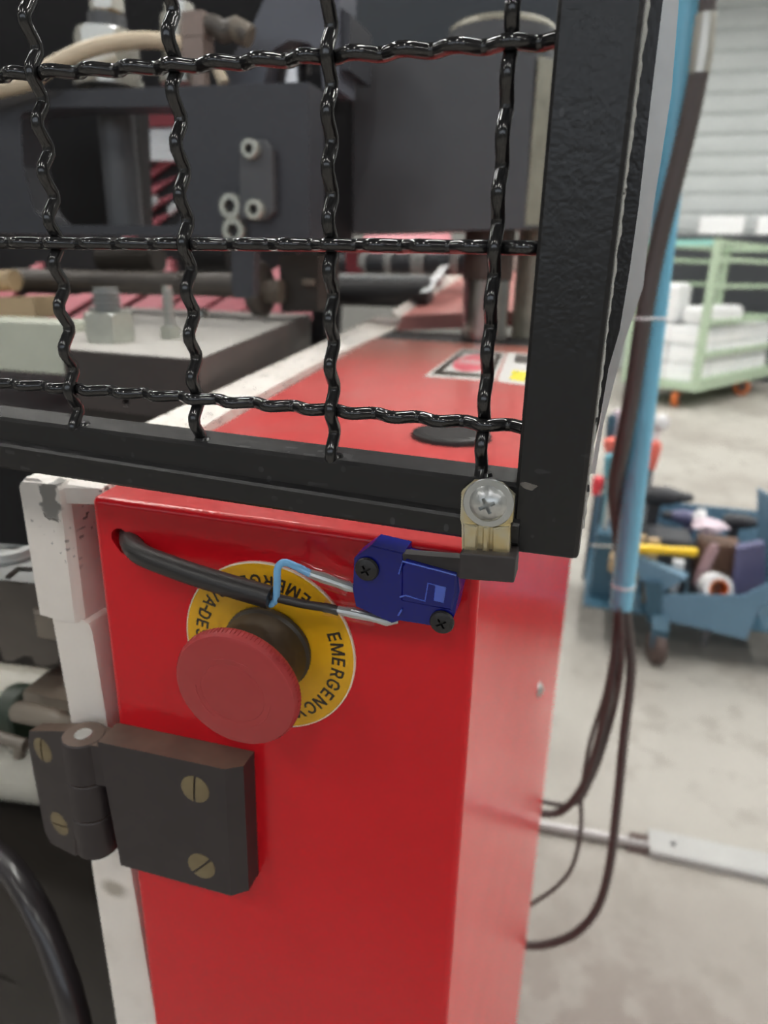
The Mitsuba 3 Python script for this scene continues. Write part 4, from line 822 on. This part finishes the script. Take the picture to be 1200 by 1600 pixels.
for c2 in (np.array([xl_ + 60, YT + 500, FLOOR + 40]), np.array([xr_ - 60, YT + 500, FLOOR + 40]), np.array([xr_ - 60, YT + 60, FLOOR + 40])):
    add(tt + '__caster', lathe([(0, -14), (34, -14), (40, -8), (40, 8), (34, 14), (0, 14)], c2, (1, .25, 0), 32), DKWHEEL, 35)
    add(tt + '__caster_fork', hull([c2 + [x_, y_, z_] for x_ in (-18, 18) for y_ in (-20, 20) for z_ in (0, zf - FLOOR - 40)]), TOOLDK, False)
lf = Yp(YT, 1104, 1010)
add(tt + '__latch', hull([Yp(y_, *a) for y_ in (YT - 6, YT + 6) for a in ((1098, 983), (1112, 986), (1102, 1012), (1096, 1006))]), CHARC, False)
zt_ = zf + 8
def stand(name, label, cat, y, top, bot_px, r_, m, shaft=CHARC, rs=5, part='handle'):
    """a tool standing in the trolley: handle between two image points at depth y, shaft down to the tray"""
    a, b = Yp(y, *top), Yp(y, *bot_px); k_ = thing(name, label, cat)
    d_ = (b - a) / np.linalg.norm(b - a)
    add(k_ + '__' + part, tube([a, a + (b - a) * .12, a + (b - a) * .5, b], [r_ * .55, r_, r_ * 1.0, r_ * .8], 18), m, 45)
    e_ = np.array([b[0] + d_[0] * 40, y, zt_ + rs])
    add(k_ + '__shaft', tube([b - d_ * 2, e_], rs, 10), shaft, 45)
    return k_
sdv = thing('screwdriver', 'yellow handled screwdriver lying over the blue trolley tray beside the blue pipe', 'screwdriver')
a, b = Yp(YT + 16, 986, 856), Yp(YT + 16, 1091, 863)
d_ = (b - a) / np.linalg.norm(b - a); L_ = np.linalg.norm(b - a)
add(sdv + '__handle', lathe([(0, 0), (12, 0), (15, 6), (15, L_ * .45), (13, L_ * .55), (13.5, L_ * .7), (15, L_ - 12), (11, L_ - 2), (0, L_)], a, d_, 24), YELH, 40)
add(sdv + '__blade', cyl(a - d_ * 120, a + d_ * 4, 4, 12), NICKEL, 40)
tr_ = thing('tape_roll', 'white tape roll with an orange brown core standing in the blue tray', 'tape roll')
cc = Yp(YT + 50, 1117, 918)
ax_ = (np.array([.35, -1, .25]))
add(tr_ + '__tape', lathe([(30, -24), (46, -24), (46, 24), (30, 24), (30, -24)], cc, ax_, 40), WHITE, 35)
add(tr_ + '__core', lathe([(25, -25), (30, -25), (30, 25), (25, 25), (25, -25)], cc, ax_, 40), ORANGE, 35, 'orange brown core')
add(tr_ + '__shadow_block', box(cc[0] - 18, cc[0] + 18, cc[1] + 6, cc[1] + 24, zt_, cc[2] + 14), BROWNT, False, 'brown piece inside the roll')
def blob(c, s, seed, n=14):
    g = np.random.default_rng(seed); v = g.normal(size=(n, 3)); v /= np.linalg.norm(v, axis=1, keepdims=True)
    return hull(np.asarray(c) + v * np.asarray(s) * g.uniform(.8, 1.05, (n, 1)))
def drill(name, label, y, px, py, s, m, m2, flip=1):
    k_ = thing(name, label, 'power tool'); c_ = Yp(y, px, py)
    bd = np.array([.9 * flip, -.3, .12]); bd /= np.linalg.norm(bd)
    add(k_ + '__motor', lathe([(0, -80 * s), (24 * s, -78 * s), (34 * s, -60 * s), (34 * s, 10 * s), (26 * s, 40 * s), (20 * s, 60 * s), (0, 62 * s)], c_, bd, 24), m, 35)
    add(k_ + '__chuck', lathe([(0, 60 * s), (18 * s, 60 * s), (18 * s, 80 * s), (9 * s, 100 * s), (0, 102 * s)], c_, bd, 20), CHARC, 35)
    add(k_ + '__grip', hull([c_ - bd * 30 * s + np.array([x_ * s, y_ * s, z_ * s]) for x_, y_, z_ in ((-22, -18, -10), (22, -18, -10), (-22, 18, -10), (22, 18, -10), (-20, -15, -120), (16, -15, -120), (-20, 15, -120), (16, 15, -120))]), m, 20)
    zb2 = c_[2] - 118 * s
    add(k_ + '__battery', box(c_[0] - bd[0] * 30 * s - 48 * s, c_[0] - bd[0] * 30 * s + 48 * s, c_[1] - 34 * s, c_[1] + 34 * s, zb2 - 45 * s, zb2, 6 * s), m2, 20)
    if zb2 - 45 * s > zt_ + 5:
        add(k_ + '__stand', box(c_[0] - 50, c_[0] + 50, c_[1] - 36, c_[1] + 36, zt_, zb2 - 45 * s), CHARC, False)
    return k_
drill('power_drill', 'charcoal power drill upright at the rear of the blue trolley beside the blue pipe', 2330, 1038, 775, .95, CHARC, CHARC)
drill('impact_driver', 'slate violet power driver behind the yellow screwdriver', 2420, 1068, 808, .8, VIOLET, CHARC, -1)
drill('angle_tool', 'black power tool at the far end of the blue trolley tray', 2330, 1160, 815, .75, CHARC, CHARC)
whole('pouch', 'slate violet tool pouch leaning in the end of the blue trolley', 'pouch', hull([Yp(y_, *a) for y_, a in ((2050, (1150, 858)), (2050, (1196, 850)), (2050, (1196, 925)), (2050, (1152, 928)), (2110, (1150, 850)), (2110, (1190, 842)))] + [np.array([Yp(2110, x_, 900)[0], 2110, zt_]) for x_ in (1150, 1190)] + [np.array([Yp(2050, x_, 900)[0], 2050, zt_]) for x_ in (1150, 1196)]), VIOLET, 20)
whole('white_rag', 'crumpled pinkish white rag on the brown wooden piece in the blue trolley', 'rag', blob(Yp(2180, 1110, 822), (62, 40, 30), 3, 22), PINKW, 25)
whole('white_cup', 'small white crumpled paper above the pinkish rag', 'paper', blob(Yp(2260, 1093, 805), (28, 25, 24), 4, 16), WHITE, 25)
wp_ = Yp(2180, 1112, 850)
whole('wood_piece', 'brown wooden piece standing under the pinkish white rag in the blue trolley', 'wood piece', box(wp_[0] - 40, wp_[0] + 85, 2150, 2240, zt_, wp_[2] + 12, 4), BROWNT, False)
stand('file_tool', 'mauve slanted file handle in front of the brown wooden piece', 'file', 2060, (1118, 850), (1088, 912), 17, MAUVE)
whole('dark_parts_box', 'dark grey parts box in the middle of the blue trolley behind the yellow screwdriver', 'box', box(Yp(2120, 1012, 850)[0], Yp(2120, 1082, 850)[0], 2100, 2220, zt_, Yp(2120, 1050, 838)[2], 8), CHARC, False)
for i_, (a, m) in enumerate((((1060, 880), WHITE), ((1000, 840), TAN), ((1022, 846), TAN))):
    pb2 = Yp(2040, *a)
    whole('small_part', ('small white fitting below the yellow screwdriver', 'small tan fitting beside the blue pipe above the yellow screwdriver', 'small tan fitting behind the yellow screwdriver')[i_], 'fitting', hull([pb2 + [x_, y_, z_] for x_ in (-17, 17) for y_ in (-12, 12) for z_ in (-8, 9)] + [np.array([pb2[0] + x_, pb2[1], zt_]) for x_ in (-8, 8)]), m, 20)
stand('pliers', 'coral and red handled pliers standing behind the blue pipe', 'pliers', 2420, (1026, 690), (1016, 732), 20, CORALH)
whole('plastic_bag', 'white rounded plastic bag sticking out behind the blue pipe below the green cart', 'bag', join(blob(Yp(2450, 1030, 660), (40, 30, 34), 8, 26), hull([np.array([Yp(2450, 1026, 670)[0] + x_, 2450 + y_, z_]) for x_ in (-12, 12) for y_ in (-12, 12) for z_ in (zt_, Yp(2450, 1026, 668)[2])])), WHITE, 35)
stand('hammer', 'coral handled hammer standing between the gate post and the dark cable', 'hammer', 2300, (957, 684), (957, 706), 30, CORALH)
stand('chisel', 'teal handled chisel standing between the gate post and the dark cable', 'chisel', 2240, (958, 708), (954, 745), 26, TEAL, TEAL, 12)
stand('punch', 'short red handled punch close beside the gate post', 'punch', 2150, (936, 744), (930, 772), 17, REDH)
stand('blue_tool', 'dark blue topped tool between the gate post and the dark cable', 'hand tool', 2340, (957, 648), (952, 690), 16, TOOLDK)
stand('white_bottle', 'white plastic bottle top between the gate post and the dark cable', 'bottle', 2380, (966, 640), (962, 676), 18, PINKW, WHITE, 8, 'body')
stand('spanner', 'long pale grey spanner slanting down beside the blue pipe', 'spanner', 2080, (956, 760), (944, 832), 9, LIGHTG, LIGHTG, 8)
stand('pry_bar', 'grey steel pry bar behind the pale grey spanner', 'bar', 2110, (972, 770), (968, 838), 14, CHARC, CHARC, 8)
whole('teal_box', 'dark teal tool box low between the gate post and the blue pipe', 'box', hull([np.array([x_, y_, z_]) for x_ in (Yp(2040, 930, 860)[0], Yp(2040, 968, 860)[0]) for y_ in (2030, 2120) for z_ in (zt_, Yp(2040, 950, 834)[2])]), TOOLDK, False)
whole('tan_roll', 'tan roll hanging over the edge of the blue trolley left of the blue pipe', 'roll', cyl(Yp(YT + 4, 962, 866) , Yp(YT + 60, 958, 888), 16, 20), TAN, 35)
whole('sump_tray', 'dark brown sump tray low in the opening behind the black hose', 'tray', hull([(x_, y_, z_) for z_ in (-700, -660) for x_, y_ in ((-1200, 40), (-170, 40), (-180, 56), (-254, 455), (-1200, 455))]), DARKBR, False)
